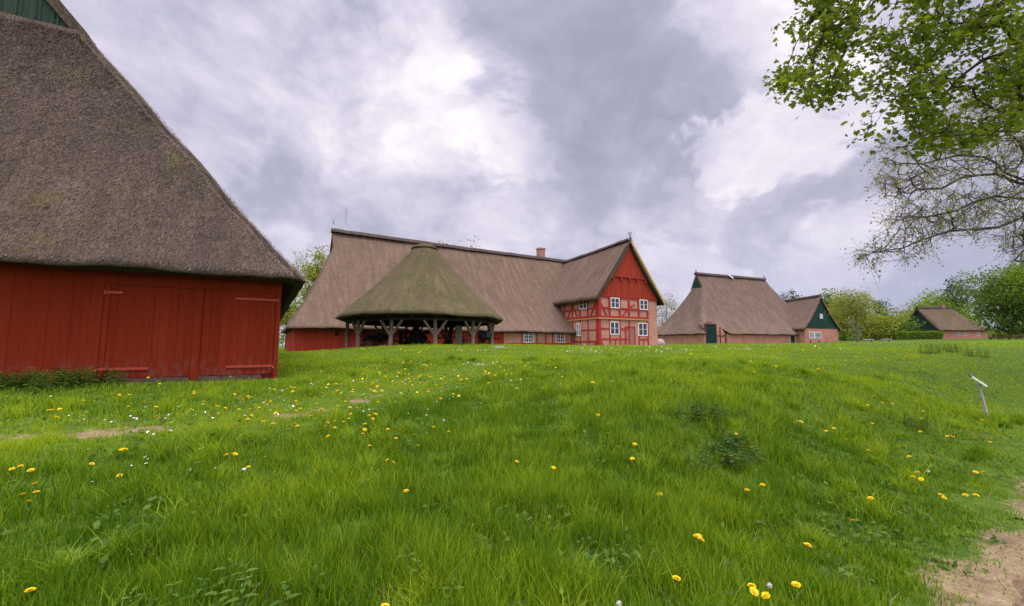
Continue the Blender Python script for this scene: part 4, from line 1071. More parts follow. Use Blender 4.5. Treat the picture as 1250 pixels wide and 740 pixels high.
# ------------------------------------------------------------------ cottage far right
def cottage():
    C = at(1149, 413, 95.0); C[2] = tz(C[0] + 4, C[1] + 3)
    dz = 3.23 - C[2]
    root = thing('brick_cottage', 'small brick cottage with dark green gable and brown thatch behind the hedge', 'cottage', (C[0], C[1], 3.23))
    W, L = 9.2, 10.4
    w = MB(); w.box(0, L, 0, .3, -1, 1.65); w.box(0, .3, .3, W, -1, 2.0); w.box(L - .3, L, .3, W, -1, 1.6); w.box(.3, L - .3, W - .3, W, -1, 1.6); w.build('wall', M['brick_far'], root)
    x0, x1, y0, y1 = -.5, L + .6, -.5, W + .5; half = 5.1; zp = lambda s: 1.75 + 5.55 * (s / half - .04 * math.sin(math.pi * s / half))
    mb, S = hip_roof(x0, x1, y0, y1, zp, .02, .75, .02, half, th=.3, oh=.5, r=.3, nx=40, ny=30, nl=20, amp=.06, seed=14.0, soff_z=1.6)
    mb.build('roof', [M['thatch_cottage'], M['soffit']], root)
    rr = MB(); ridge_roll(rr, [(-.4, 4.6, 7.35), (7.2, 4.6, 7.35)], .34, .15, 8); rr.build('ridge', M['ridge'], root)
    g = MB(); s = -.3; zf = lambda q: 1.95 + max(.02, (1 - abs(q - 4.9) / 4.9) * 5.15)
    planks(g, (-.06, 9.5), (-.06, -.3), 1.9, 7, (-1, 0), (.26, .32), .06, .008, z1_fn=zf); g.build('gable_boards', M['green_boards'], root)
    c = MB(); c.box(5.2, 5.9, 4.25, 4.95, 6.6, 7.8); c.box(5.14, 5.96, 4.19, 5.01, 7.8, 7.92); c.build('chimney', M['brick_red'], root)
    window(root, (-.02, 1.6, .2), (0, -1, 0), (-1, 0, 0), .9, 1.2, 2, 2, .12, .06); 
    d = MB(); d.box(-.05, 0, 3.9, 5.0, .9, 1.5); d.build('hatch', M['dark_wood'], root)
    for x in (3.6, 5.0, 8.0): window(root, (x, -.02, .55), (1, 0, 0), (0, -1, 0), .6, .65, 2, 1, .05, .03)
cottage()

# ------------------------------------------------------------------ trees
def leaf_quads(mb, C, size, mi=0, flat=.0, droop=0.0):
    n = len(C); N = rng.normal(0, 1, (n, 3)); N[:, 2] += flat; N /= np.linalg.norm(N, axis=1)[:, None]
    A = np.cross(N, rng.normal(0, 1, (n, 3))); A /= np.linalg.norm(A, axis=1)[:, None] + 1e-9; A[:, 2] -= droop; B = np.cross(N, A)
    s = (size * rng.uniform(.6, 1.3, n))[:, None]
    V = np.stack([C - A * s * .5, C + B * s * .33 + N * s * .06, C + A * s * .55, C - B * s * .33 + N * s * .06], 1).reshape(-1, 3)
    mb.raw(V, np.arange(4 * n).reshape(n, 4), mi, tint=np.repeat(rng.uniform(0, 1, n), 4))

def grow(nodes, parents, targets, seg=3, jit=.06, drop=0.0, hub=None, bias=.9):
    """join every target to the nearest node already in the tree; returns node array, parents, tip indices"""
    P = [np.array(p, float) for p in nodes]; par = list(parents); tips = []
    base = P[0]; order = np.argsort(np.min(np.linalg.norm(targets[:, None] - np.array(P)[None], axis=2), axis=1))
    cap = len(P) + len(targets) * seg + 1; arr = np.zeros((cap, 3)); k = len(P); arr[:k] = np.array(P)
    for i in order:
        T = targets[i]; d = np.linalg.norm(arr[:k] - T, axis=1)
        if hub is not None: d2 = d + bias * np.maximum(0, np.linalg.norm(arr[:k] - hub, axis=1) - np.linalg.norm(T - hub)); j = int(np.argmin(d2))
        else: j = int(np.argmin(d))
        L = d[j]; a = arr[j].copy(); prev = j
        for q in range(1, seg + 1):
            f = q / seg; p = a + (T - a) * f
            if q < seg: p = p + rng.normal(0, jit * L, 3)
            p[2] -= drop * L * math.sin(math.pi * f)
            arr[k] = p; par.append(prev); prev = k; k += 1
        tips.append(prev)
    return arr[:k], par, tips

def branch_mesh(mb, arr, par, tips, r_tip, r_max, expo=.45, n=5, mi=0):
    k = len(arr); cnt = np.zeros(k)
    for t in tips: cnt[t] += 1
    for i in range(k - 1, 0, -1):
        if par[i] >= 0: cnt[par[i]] += cnt[i]
    rad = np.minimum(r_max, r_tip * np.maximum(cnt, 1) ** expo)
    idx = np.array([i for i in range(k) if par[i] >= 0]); pa = np.array([par[i] for i in idx])
    A = arr[pa]; Bp = arr[idx]; D = Bp - A; L = np.linalg.norm(D, axis=1); ok = L > 1e-5; idx, pa, A, Bp, D, L = idx[ok], pa[ok], A[ok], Bp[ok], D[ok], L[ok]
    D = D / L[:, None]; ref = np.where(np.abs(D[:, 2:3]) < .9, np.array([[0, 0, 1.]]), np.array([[1., 0, 0]]))
    X = np.cross(D, ref); X /= np.linalg.norm(X, axis=1)[:, None]; Yv = np.cross(D, X)
    an = np.arange(n) * 2 * np.pi / n; ra = np.minimum(rad[pa], rad[idx] * 1.35)[:, None, None]; rb = rad[idx][:, None, None]
    E = np.cos(an)[None, :, None] * X[:, None] + np.sin(an)[None, :, None] * Yv[:, None]
    V = np.concatenate([A[:, None] + E * ra, Bp[:, None] + E * rb], 1).reshape(-1, 3)
    m = len(idx); b = (np.arange(m) * 2 * n)[:, None]
    F = np.concatenate([np.concatenate([b + j, b + (j + 1) % n, b + n + (j + 1) % n, b + n + j], 1) for j in range(n)])
    mb.raw(V, F, mi, smooth=True)

def crown_targets(c, r, n, hollow=.35, lump=.45, seed=0.0, flat_bottom=True):
    out = []
    while len(out) < n:
        q = rng.normal(0, 1, 3); q /= np.linalg.norm(q); rr = (hollow + (1 - hollow) * rng.uniform() ** .6)
        k = 1 + lump * float(wob(q[0] * 1.6, q[1] * 1.6, q[2] * 1.6, 1.3, seed)) * .6
        p = q * rr * k
        if flat_bottom and p[2] < -.8: continue
        out.append(np.array(c) + p * np.array(r))
    return np.array(out)

LEAF = {}
LEAF['spring'] = m_leaf('spring_leaves', (.15, .185, .018), (.30, .33, .05), .42, .35)
LEAF['green'] = m_leaf('green_leaves', (.055, .105, .014), (.15, .225, .03), .4, .35)
LEAF['dark'] = m_leaf('dark_leaves', (.022, .048, .016), (.06, .10, .03), .2, .35)
LEAF['pale'] = m_leaf('pale_spring_buds', (.18, .155, .10), (.30, .28, .17), .3, .4)
LEAF['bright'] = m_leaf('bright_leaves', (.10, .19, .018), (.20, .31, .035), .42, .35)
LEAF['maple'] = m_leaf('maple_leaves', (.080, .135, .009), (.200, .270, .022), .55, 1.2)
LEAF['beech'] = m_leaf('unfolding_beech_leaves', (.16, .16, .05), (.24, .28, .07), .55, .8)

def tree(name, label, u, Y, vtop, wpx, leaf, n=160, per=28, size=.32, bark='bark', trunk_r=.2, crown_base=.3, spread=.55, group=None, hollow=.3, X=None, tipr=.012, flat_bottom=True):
    P = at(u, 415, Y); x, y = P[0], P[1]; gz = tz(x, y); top = at(u, vtop, Y)[2] - gz; rx = wpx / F * Y / 2
    root = thing(name, label, 'tree', (x, y, gz), 0, group)
    zc = top * (crown_base + 1) / 2; rz = top * (1 - crown_base) / 2
    T = crown_targets((0, 0, zc), (rx, rx * .9, rz), n, hollow, .5, rng.uniform(0, 9), flat_bottom)
    lean = rng.normal(0, .03, 2) * top
    tr = [(lean[0] * f ** 2, lean[1] * f ** 2, top * f) for f in np.linspace(0, .82, 9)]
    tr[0] = (0, 0, -.2)
    arr, par, tips = grow(tr, [-1] + list(range(8)), T, 3, .07)
    mb = MB(); branch_mesh(mb, arr, par, tips, tipr, trunk_r, .48, 5)
    mb.build('trunk', M[bark], root)
    C = np.repeat(T, per, 0) + rng.normal(0, spread, (n * per, 3)) * np.array([1, 1, .7])
    m2 = MB(); leaf_quads(m2, C, size, 0, .4); m2.build('crown', LEAF[leaf], root)
    return root

def trees():
    g = 'trees behind the farm buildings'
    tree('leafy_tree', 'bright young green tree rising between red barn and farmhouse roof', 384, 62, 301, 38, 'spring', 170, 30, .34, 'bark_pale', .16, .1, .6, g)
    tree('bare_tree', 'thin pale budding tree close behind the red barn eave', 359, 70, 306, 34, 'spring', 170, 9, .26, 'bark_pale', .16, .15, .55, g)
    tree('budding_tree', 'budding tree low beside the left end of the farmhouse', 349, 56, 352, 26, 'spring', 80, 20, .3, 'bark', .12, .1, .5, g)
    tree('tall_tree', 'tree top peeping over the farmhouse ridge left of the middle', 536, 92, 290, 40, 'green', 110, 22, .4, 'bark', .3, .4, .7, g)
    tree('tall_tree', 'wispy tree top peeping over the farmhouse ridge right of the shed cap', 570, 95, 291, 36, 'pale', 90, 12, .34, 'bark', .3, .4, .7, g)
    tree('bare_tree', 'bare whitish tree in the gap between farmhouse gable and hall barn', 814, 120, 357, 34, 'pale', 210, 9, .38, 'bark_pale', .22, .12, .8, g)
    tree('pine_tree', 'dark pine top sticking out behind the hall barn roof', 966, 125, 354, 26, 'dark', 60, 14, .45, 'bark', .3, .5, .55, g)
    g = 'trees along the right side'
    tree('leafy_tree', 'green rounded tree right behind the hall barn wing gable', 1019, 110, 356, 32, 'green', 130, 30, .5, 'bark', .25, .1, .9, g)
    tree('leafy_tree', 'yellow-green tree beside the hall barn wing', 1031, 98, 364, 34, 'spring', 130, 26, .42, 'bark', .25, .08, .8, g)
    tree('pollard_tree', 'round twiggy pollard tree on a bare trunk with thin yellow leaves', 1047, 68, 352, 46, 'spring', 320, 20, .20, 'bark_pale', .20, .32, .45, g, .12, None, .014)
    tree('bush_tree', 'low yellow-green tree right of the pollard tree', 1069, 92, 378, 40, 'spring', 120, 28, .42, 'bark', .2, .02, .8, g)
    tree('pine_tree', 'small dark pine above the low trees between barn and cottage', 1078, 125, 365, 22, 'dark', 60, 16, .45, 'bark', .3, .45, .6, g)
    tree('bush_tree', 'green bushy tree left of the hedge', 1088, 100, 386, 44, 'green', 130, 28, .45, 'bark', .2, .02, .8, g)
    tree('bare_tree', 'bare budding tree in the middle of the low trees', 1101, 128, 374, 34, 'pale', 150, 9, .4, 'bark_pale', .2, .15, .8, g)
    tree('bush_tree', 'olive bushy tree just left of the cottage gable', 1110, 115, 380, 30, 'spring', 110, 24, .45, 'bark', .2, .02, .8, g)
    tree('leafy_tree', 'bright green rounded tree rising behind the cottage gable', 1146, 118, 361, 62, 'bright', 200, 34, .5, 'bark', .3, .1, .95, g)
    tree('bare_tree', 'brownish budding tree above the bright tree behind the cottage', 1143, 132, 350, 46, 'pale', 190, 10, .42, 'bark', .25, .3, .85, g)
    tree('pine_tree', 'narrow dark conifer behind the cottage ridge', 1169, 118, 339, 22, 'dark', 80, 22, .5, 'bark', .3, .3, .7, g)
    tree('tall_tree', 'tall thin airy tree between the conifer and the big dark tree', 1186, 112, 329, 24, 'green', 110, 14, .42, 'bark_pale', .24, .35, .6, g)
    tree('bush_tree', 'light green bushy tree at the right end of the cottage roof', 1185, 108, 378, 36, 'bright', 110, 26, .45, 'bark', .2, .05, .8, g)
    tree('broad_tree', 'big dense green tree with leaves to the ground at the right edge', 1256, 76, 318, 98, 'green', 440, 56, .36, 'bark', .4, -.06, .8, g)
    tree('broad_tree', 'yellow-green broad tree half cut by the right edge of the picture', 1286, 70, 310, 64, 'bright', 220, 38, .36, 'bark', .4, .05, .8, g)
trees()

def far_wood():
    mb = MB(); 
    for (x0, x1, y, h, n) in ((-150, 260, 165, 7, 16000), (80, 240, 140, 6.5, 12000), (66, 190, 118, 5.0, 12000)):
        X = rng.uniform(x0, x1, n); Yv = y + rng.uniform(-8, 8, n) + np.abs(X) * .0; Z = terrain(X, Yv)
        H = h * (.65 + .35 * wob(X * .12, Yv * .1, 0, 1, 2)) * rng.uniform(0, 1, n) ** .7
        leaf_quads(mb, np.stack([X, Yv, Z + H], 1), .85)
    o = mb.build('distant_wood', LEAF['green']); o['kind'] = 'stuff'; o['label'] = 'low distant wood along the horizon'
far_wood()

# ---- the two big trees whose branches hang in from the right
def in_poly(p, poly):
    x, y = p; c = False; j = len(poly) - 1
    for i in range(len(poly)):
        if (poly[i][1] > y) != (poly[j][1] > y) and x < (poly[j][0] - poly[i][0]) * (y - poly[i][1]) / (poly[j][1] - poly[i][1]) + poly[i][0]: c = not c
        j = i
    return c

def maple():
    bx, by = 9.6, 2.9; gz = tz(bx, by)
    root = thing('maple_tree', 'near maple with large fresh green leaves hanging into the top right corner', 'tree', (bx, by, gz))
    off = np.array([bx, by, gz])
    # crown: a volume of leaf sprays round the limbs, reaching left over the path
    poly = [(958, -60), (962, 60), (946, 105), (975, 118), (1005, 132), (1030, 140), (1050, 170), (1068, 172), (1090, 165), (1116, 190), (1140, 185), (1160, 165), (1185, 178), (1210, 165), (1262, 150), (1330, 150), (1330, -260), (1010, -260)]
    T = []
    while len(T) < 1150:
        u = rng.uniform(940, 1330); v = rng.uniform(-260, 195)
        if not in_poly((u, v), poly): continue
        Y = rng.uniform(5.0, 7.2) if u < 1250 else rng.uniform(4.0, 7.5)
        if float(wob(u * .03, v * .04, Y * .7, 1.0, 3.3)) < -.12 and rng.uniform() < .85: continue
        T.append(at(u, v, Y))
    T = np.array(T)
    hub = np.array([9.2, 3.4, 5.2])
    limbs = [[(1330, -40, 5.6), (1229, 0, 6.0), (1180, 40, 6.2), (1117, 94, 6.4), (1075, 140, 6.5)], [(1330, 40, 5.6), (1200, 73, 5.8), (1150, 120, 6.0), (1112, 152, 6.1)],
             [(1290, -140, 5.4), (1140, -90, 6.0), (1040, -40, 6.2), (985, 30, 6.3), (958, 92, 6.3)], [(1330, 100, 5.0), (1250, 130, 5.3), (1205, 150, 5.5)], [(1300, -220, 5.6), (1180, -200, 6.2), (1080, -180, 6.5)]]
    nodes = [(bx, by, gz - .2), (9.6, 2.95, 1.5), (9.45, 3.1, 3.4), tuple(hub)]; par = [-1, 0, 1, 2]
    for L in limbs:
        prev = 3
        for (u, v, Y) in L:
            P = at(u, v, Y); q = np.array(nodes[prev]); 
            for f in (.5, 1.0):
                nodes.append(tuple(q + (P - q) * f + (rng.normal(0, .04, 3) if f < 1 else 0))); par.append(prev); prev = len(nodes) - 1
    arr, par, tips = grow([np.array(n) - off for n in nodes], par, T - off, 4, .04, .04, hub - off)
    mb = MB(); branch_mesh(mb, arr, par, tips, .0035, .26, .50, 6); mb.build('trunk', M['bark'], root)
    # leaves: lobed blades with a fold, in hanging sprays of five to nine
    sh = np.array([(0, -.05), (.22, -.10), (.30, .05), (.52, .16), (.36, .34), (.44, .62), (.20, .60), (0, 1.0), (-.20, .60), (-.44, .62), (-.36, .34), (-.52, .16), (-.30, .05), (-.22, -.10)])
    C = []
    for i, t in enumerate(T):
        k = rng.randint(13, 27); C.append((t - off) + rng.normal(0, 1, (k, 3)) * np.array([.095, .095, .08]))
    C = np.concatenate(C); n = len(C)
    N = rng.normal(0, .75, (n, 3)); N[:, 2] += .8; N[:, 1] -= .4; N /= np.linalg.norm(N, axis=1)[:, None]
    A = rng.normal(0, 1, (n, 3)); A[:, 2] -= .9; A -= N * np.sum(A * N, 1)[:, None]; A /= np.linalg.norm(A, axis=1)[:, None]; Bv = np.cross(N, A)
    s = .046 + .055 * rng.beta(1.5, 2.2, n)
    pts = np.concatenate([[(0, .3)], sh])
    fold = np.abs(pts[:, 0]) * rng.uniform(.1, .6, n)[:, None]
    V = C[:, None] + (Bv[:, None] * pts[None, :, 0:1] + A[:, None] * pts[None, :, 1:2] - N[:, None] * fold[:, :, None]) * s[:, None, None]
    m = len(pts); b = (np.arange(n) * m)[:, None]
    Fc = np.concatenate([np.concatenate([b, b + 1 + j, b + 1 + (j + 1) % (m - 1)], 1) for j in range(m - 1)])
    m2 = MB(); m2.raw(V.reshape(-1, 3), Fc, 0, tint=np.repeat(rng.uniform(0, 1, n), m)); m2.build('crown', LEAF['maple'], root)

def beech():
    bx, by = 18.5, 14.0; gz = tz(bx, by)
    root = thing('beech_tree', 'beech behind the maple with drooping brown branches and tiny unfolding leaves', 'tree', (bx, by, gz))
    off = np.array([bx, by, gz])
    poly = [(1036, 320), (1050, 305), (1072, 292), (1085, 262), (1068, 205), (1064, 180), (1080, 168), (1110, 175), (1130, 150), (1180, 120), (1220, 60), (1262, 20), (1400, 0), (1400, 330), (1290, 325), (1235, 322), (1222, 300), (1180, 285), (1150, 292), (1130, 310), (1100, 322), (1075, 318), (1055, 324)]
    T = []
    while len(T) < 2050:
        u = rng.uniform(1034, 1400); v = rng.uniform(0, 332)
        if not in_poly((u, v), poly): continue
        Y = rng.uniform(11.5, 17.0)
        # boughs lie in layers with air between
        lay = math.sin((v - 300 + (1250 - u) * -.28) * .105 + Y * .6) + .5 * float(wob(u * .02, v * .03, Y * .3, 1, 1.0))
        if lay < -.25 and rng.uniform() < .78: continue
        T.append(at(u, v, Y))
    T = np.array(T)
    nodes = [(bx, by, gz - .2), (18.4, 14, 2.2), (18.25, 14, 4.6), (18.0, 14, 7.0), (17.7, 14, 9.5), (17.4, 14, 12.5)]; par = [-1, 0, 1, 2, 3, 4]
    limbs = [(2, [(1250, 265, 13.6), (1185, 280, 13.2), (1122, 294, 13.0), (1080, 306, 12.8), (1046, 317, 12.6)]), (2, [(1250, 243, 14), (1188, 247, 14.4), (1130, 265, 14.8), (1092, 270, 15)]),
             (3, [(1242, 223, 13.6), (1193, 214, 13), (1150, 230, 12.6), (1110, 236, 12.4)]), (3, [(1224, 210, 14.4), (1202, 192, 14.8), (1126, 200, 15.2), (1074, 190, 15.4)]),
             (3, [(1246, 175, 13.6), (1200, 160, 13.0), (1150, 165, 12.6), (1100, 180, 12.5)]), (4, [(1250, 120, 14), (1200, 115, 14.2), (1150, 150, 14.4)]), (2, [(1290, 290, 13.5), (1260, 305, 13), (1238, 318, 12.6)]),
             (4, [(1300, 60, 14.5), (1340, 30, 15)]), (3, [(1340, 200, 14), (1390, 220, 14)])]
    for st, L in limbs:
        prev = st
        for (u, v, Y) in L:
            P = at(u, v, Y); q = np.array(nodes[prev])
            for f in (.5, 1.0): nodes.append(tuple(q + (P - q) * f + (rng.normal(0, .09, 3) if f < 1 else 0))); par.append(prev); prev = len(nodes) - 1
    arr, par, tips = grow([np.array(n) - off for n in nodes], par, T - off, 3, .035, .03, np.array([17.0, 14, 6.0]) - off)
    mb = MB(); branch_mesh(mb, arr, par, tips, .0062, .24, .40, 5)
    # fine side twigs
    sd = []
    ti = np.array(tips); K = 6
    A = np.repeat(arr[ti], K, 0) + rng.normal(0, .03, (len(ti) * K, 3)); dirs = np.repeat(arr[ti] - arr[np.array([par[i] for i in ti])], K, 0); dirs /= np.linalg.norm(dirs, axis=1)[:, None] + 1e-9
    Bp = A + (dirs * .6 + rng.normal(0, .50, dirs.shape) - np.array([0, 0, .30])) * rng.uniform(.16, .46, (len(A), 1))
    a2 = np.concatenate([A, Bp]); p2 = [-1] * len(A) + list(range(len(A))); branch_mesh(mb, a2, p2, list(range(len(A), 2 * len(A))), .0032, .004, .1, 3, 1)
    mb.build('trunk', [M['bark'], M['twig']], root)
    C = np.concatenate([Bp + rng.normal(0, .03, Bp.shape), A + (Bp - A) * .5 + rng.normal(0, .03, Bp.shape), Bp + rng.normal(0, .06, Bp.shape)])
    C = C[rng.uniform(size=len(C)) < .62]
    m2 = MB(); leaf_quads(m2, C, .055, 0, .3, .5)
    # a few greener sprays higher in the crown
    m2.build('crown', LEAF['beech'], root)
maple(); beech()

# ------------------------------------------------------------------ hedge, benches, sign and other small things
def hedge():
    a = at(1098, 415, 88); b = at(1150, 415, 88); root = thing('clipped_hedge', 'clipped bright green hedge in front of the cottage gable', 'hedge', (a[0], a[1], tz(a[0], a[1])))
    L = b[0] - a[0]; n = 9000; mb = MB(); x = rng.uniform(0, L, n); y = rng.uniform(-.6, .6, n); z = 1.75 * rng.uniform(0, 1, n) ** .6
    leaf_quads(mb, np.stack([x, y, z + .1 * wob(x, y, 0, 1.2, 3)], 1), .22); mb.build('foliage', LEAF['bright'], root)
    m = MB()
    for k in range(12): xx = L * (k + .5) / 12; m.tube([(xx, 0, -.3), (xx, 0, 1.4)], .03, 5)
    m.build('stems', M['bark'], root)
hedge()
def benches():
    for u, lab in ((1060, 'white garden bench beneath the pollard tree, left of two'), (1082, 'white garden bench right of the pollard tree, near the hedge')):
        P = at(u, 417, 66); z = tz(P[0], P[1]); t = thing('white_bench', lab, 'bench', (P[0], P[1], z + .05), R(-8), 'white benches on the lawn')
        m = MB(); 
        for k in range(3): m.box(-.62, .62, -.28 + k * .19, -.12 + k * .19, .42, .47)
        m.build('seat', M['white'], t)
        for sx in (-.5, .5): m = MB(); m.box(sx - .04, sx + .04, -.25, .25, 0, .42); m.build('leg', M['stone'], t)
    for u, lab in ((1221, 'dark red picnic table below the big tree, left one'), (1243, 'dark red picnic table near the right edge of the lawn')):
        P = at(u, 413, 62); z = tz(P[0], P[1]); t = thing('picnic_table', lab, 'picnic table', (P[0], P[1], z), R(12), 'picnic tables below the big tree')
        m = MB()
        for k in range(4): m.box(-1.0, 1.0, -.4 + k * .2, -.22 + k * .2, .72, .77)
        m.build('table_top', M['redwood'], t)
        for sy in (-.75, .75): m = MB(); m.box(-1.0, 1.0, sy - .13, sy + .13, .42, .46); m.build('seat', M['redwood'], t)
        for sx in (-.75, .75): m = MB(); m.beam((sx, -.7, 0), (sx, -.2, .72), .08, .1); m.beam((sx, .7, 0), (sx, .2, .72), .08, .1); m.box(sx - .04, sx + .04, -.85, .85, .34, .42); m.build('leg', M['redwood'], t)
benches()
def sign():
    P = ground_hit(1207, 511); root = thing('info_sign', 'small slanted white information board on a leaning wooden post in the meadow', 'sign', tuple(P))
    vr = np.array([P[0], P[1], 0]) / np.hypot(P[0], P[1]); rt = np.array([vr[1], -vr[0], 0])      # the board is seen edge-on from the path
    py = P[1] / F; px = py * P[1] / np.hypot(P[0], P[1])
    top = rt * (-7.5 * px) + np.array([0, 0, 41 * py])
    m = MB(); m.beam((0, 0, -.15), tuple(top), .042, .04, (0, 1, 0)); m.build('post', m_wood('silvery_post', (.46, .43, .38), (.27, .25, .22)), root)
    a = top + rt * (-10.5 * px) + np.array([0, 0, 9.5 * py]); b = top + rt * (9.5 * px) + np.array([0, 0, -3 * py])
    d = (b - a); n = np.cross(d, vr); n /= np.linalg.norm(n); n = -n if n[2] < 0 else n
    m = MB(); m.beam(tuple(a), tuple(b), .34, .022, tuple(n)); m.build('board', M['white'], root)
    e = MB(); e.beam(tuple(a - d * .03), tuple(a + d * .14), .35, .032, tuple(n)); e.build('edge_strip', M['blue'], root)
    pl = MB(); pl.beam(tuple(a + d * .14 + n * .0135), tuple(b - d * .08 + n * .0135), .30, .004, tuple(n)); pl.build('printed_panel', m_plain('printed_panel', (.55, .58, .52), .4, 0, .5, 30), root)
sign()

# ------------------------------------------------------------------ grass
m_grass = m_leaf('meadow_grass', (.052, .146, .003), (.310, .420, .016), .45, .6, .5)
def sample_fan(n, r0, r1, pw=1.0):
    """points on the ground inside the field of view (plus a margin), density falling with distance"""
    t = rng.uniform(0, 1, n); r = (r0 ** (1 / pw) + (r1 ** (1 / pw) - r0 ** (1 / pw)) * t) ** pw
    a = rng.uniform(R(-60), R(60), n); return np.sin(a) * r, np.cos(a) * r
def blocked(x, y):
    """under the buildings"""
    out = np.zeros(len(x), bool)
    B = at(338, 461, 11.0)
    for (o, deg, X0, X1, Y0, Y1) in ((B, 30, -16.3, .03, -.03, 20.1), (at(731, 426, 45.0), 30, -28.5, 9.0, 4.2, 20), (at(731, 426, 45.0), 30, -.05, 9.0, -.05, 6), (at(860, 419, 75.0), 21.4, 0, 33, 0, 14.5)):
        a = R(deg); dx = x - o[0]; dy = y - o[1]; lx = dx * math.cos(a) + dy * math.sin(a); ly = -dx * math.sin(a) + dy * math.cos(a)
        out |= (lx > X0) & (lx < X1) & (ly > Y0) & (ly < Y1)
    out |= np.hypot(x - SHED[0], y - SHED[1]) < 5.0
    return out

def blades(mb, x, y, h, w, segs=3, bend=.45, tint=None):
    n = len(x); z = terrain(x, y) - .01; a = rng.uniform(0, 2 * np.pi, n); la = rng.uniform(0, 2 * np.pi, n) + .9 * wob(x, y, 0, .7, 2)
    side = np.stack([np.cos(a), np.sin(a), 0 * a], 1); ln = np.stack([np.cos(la), np.sin(la), 0 * la], 1) * (rng.uniform(.05, 1, n) * bend * h)[:, None]
    base = np.stack([x, y, z], 1); rows = []
    for k in range(segs + 1):
        f = k / segs; c = base + ln * (f ** 2) ; c[:, 2] += h * (f - .22 * bend * f * f)
        wk = (w * (1 - f ** 1.6) * .5)[:, None]
        if k < segs: rows += [c - side * wk, c + side * wk]
        else: rows.append(c)
    V = np.stack(rows, 1); m = V.shape[1]; b = (np.arange(n) * m)[:, None]
    tt = rng.uniform(0, 1, n) if tint is None else tint
    base_n = mb.n
    mb.raw(V.reshape(-1, 3), np.concatenate([np.concatenate([b + 2 * k, b + 2 * k + 1, b + 2 * k + 3, b + 2 * k + 2], 1) for k in range(segs - 1)]), 0, tint=np.repeat(tt, m))
    mb.F.append((np.concatenate([b + 2 * segs - 2, b + 2 * segs - 1, b + 2 * segs], 1) + base_n, 0, False))

def grass():
    mb = MB()
    bands = [(1.7, 4.5, 110000, .225, .0066, 4, 1.15), (4.0, 8.5, 150000, .205, .0088, 3, 1.3), (8.0, 16, 140000, .17, .013, 2, 1.4), (15, 30, 120000, .14, .021, 2, 1.5), (28, 75, 90000, .15, .045, 2, 1.6)]
    for (r0, r1, n, h, w, sg, pw) in bands:
        x, y = sample_fan(n, r0, r1, pw)
        br = bare_value(x, y); td = track_d(x, y); pd = path_d(x, y)
        keep = (rng.uniform(size=n) > np.clip((br - .22) * 1.5, 0, .95)) & ~blocked(x, y) & ((rng.uniform(size=n) > np.clip((pd + .1) / .75, 0, 1)) | (pd > 2.5))
        x, y, br, td, pd = x[keep], y[keep], br[keep], td[keep], pd[keep]
        patch = wob(x, y, 0, .45, 6.0); tus = wob(x, y, 0, 1.9, 1.0); tus2 = wob(x, y, 0, 4.7, 5.0)
        gapk = rng.uniform(size=len(x)) < np.clip(.72 + .45 * tus2 + .30 * tus, .42, 1); x, y, br, td, pd, patch, tus, tus2 = [q[gapk] for q in (x, y, br, td, pd, patch, tus, tus2)]
        hh = h * (.78 + .22 * patch + .30 * tus + .26 * tus2) * rng.uniform(.5, 1.35, len(x))
        # shorter, yellower sward along the track and towards the path and the crest
        wl = (x + 6.0) * -.5 + (y - 11.0) * .866; wall = np.clip(1 + wl / .9, 0, 1) * (wl < .2) * (x < -5.5)
        short = wall * .8 + np.clip(1 - td / 1.6, 0, 1) * .62 + np.clip(1 + pd / 1.6, 0, 1) * .75 * (pd < 2.6) + np.clip((np.hypot(x, y) - 9) / 14, 0, 1) * .25
        hh = np.clip(hh * (1 - np.clip(short, 0, .78)), .022, .4)
        far = np.clip((np.hypot(x, y) - 5) / 14, 0, 1)
        tint = np.clip(rng.beta(1.0, 1.2, len(x)) * .85 + .2 * patch + .12 * tus + .46 * far + .40 * np.clip(1 - td / 1.5, 0, 1) - .17, 0, 1)
        blades(mb, x, y, hh, w * rng.uniform(.6, 1.35, len(x)), sg, .55, tint)
    # tussocks of longer blades
    tx, ty = sample_fan(420, 2.2, 16, 1.25); k = (path_d(tx, ty) < -.5) & ~blocked(tx, ty) & (track_d(tx, ty) > .8) & ~((tx < -4.5) & ((tx + 6.0) * -.5 + (ty - 11.0) * .866 > -1.1)); tx, ty = tx[k], ty[k]
    nb = 90; x = np.repeat(tx, nb) + rng.normal(0, .07, len(tx) * nb); y = np.repeat(ty, nb) + rng.normal(0, .07, len(tx) * nb); rr_ = np.hypot(x, y)
    blades(mb, x, y, rng.uniform(.14, .34, len(x)) * np.repeat(rng.uniform(.7, 1.1, len(tx)), nb) * np.clip(1.3 + path_d(x, y) * -.12, .7, 1), .005 + .0007 * rr_, 4, 1.0, np.clip(np.repeat(rng.uniform(.05, .6, len(tx)), nb) + rng.uniform(-.15, .3, len(x)), 0, 1))
    o = mb.build('grass', m_grass); o['kind'] = 'stuff'; o['label'] = 'long green meadow grass'
    # dry and pale stems between the blades
    mb = MB(); x, y = sample_fan(5000, 2, 14, 1.3); k = (path_d(x, y) < .3) & ~blocked(x, y); x, y = x[k], y[k]
    blades(mb, x, y, rng.uniform(.06, .2, len(x)), rng.uniform(.003, .006, len(x)), 2, 1.6)
    o = mb.build('dry_grass', m_leaf('dry_grass_stems', (.22, .17, .08), (.34, .28, .14), .2, 1)); o['kind'] = 'stuff'; o['label'] = 'dry pale grass stems'
grass()

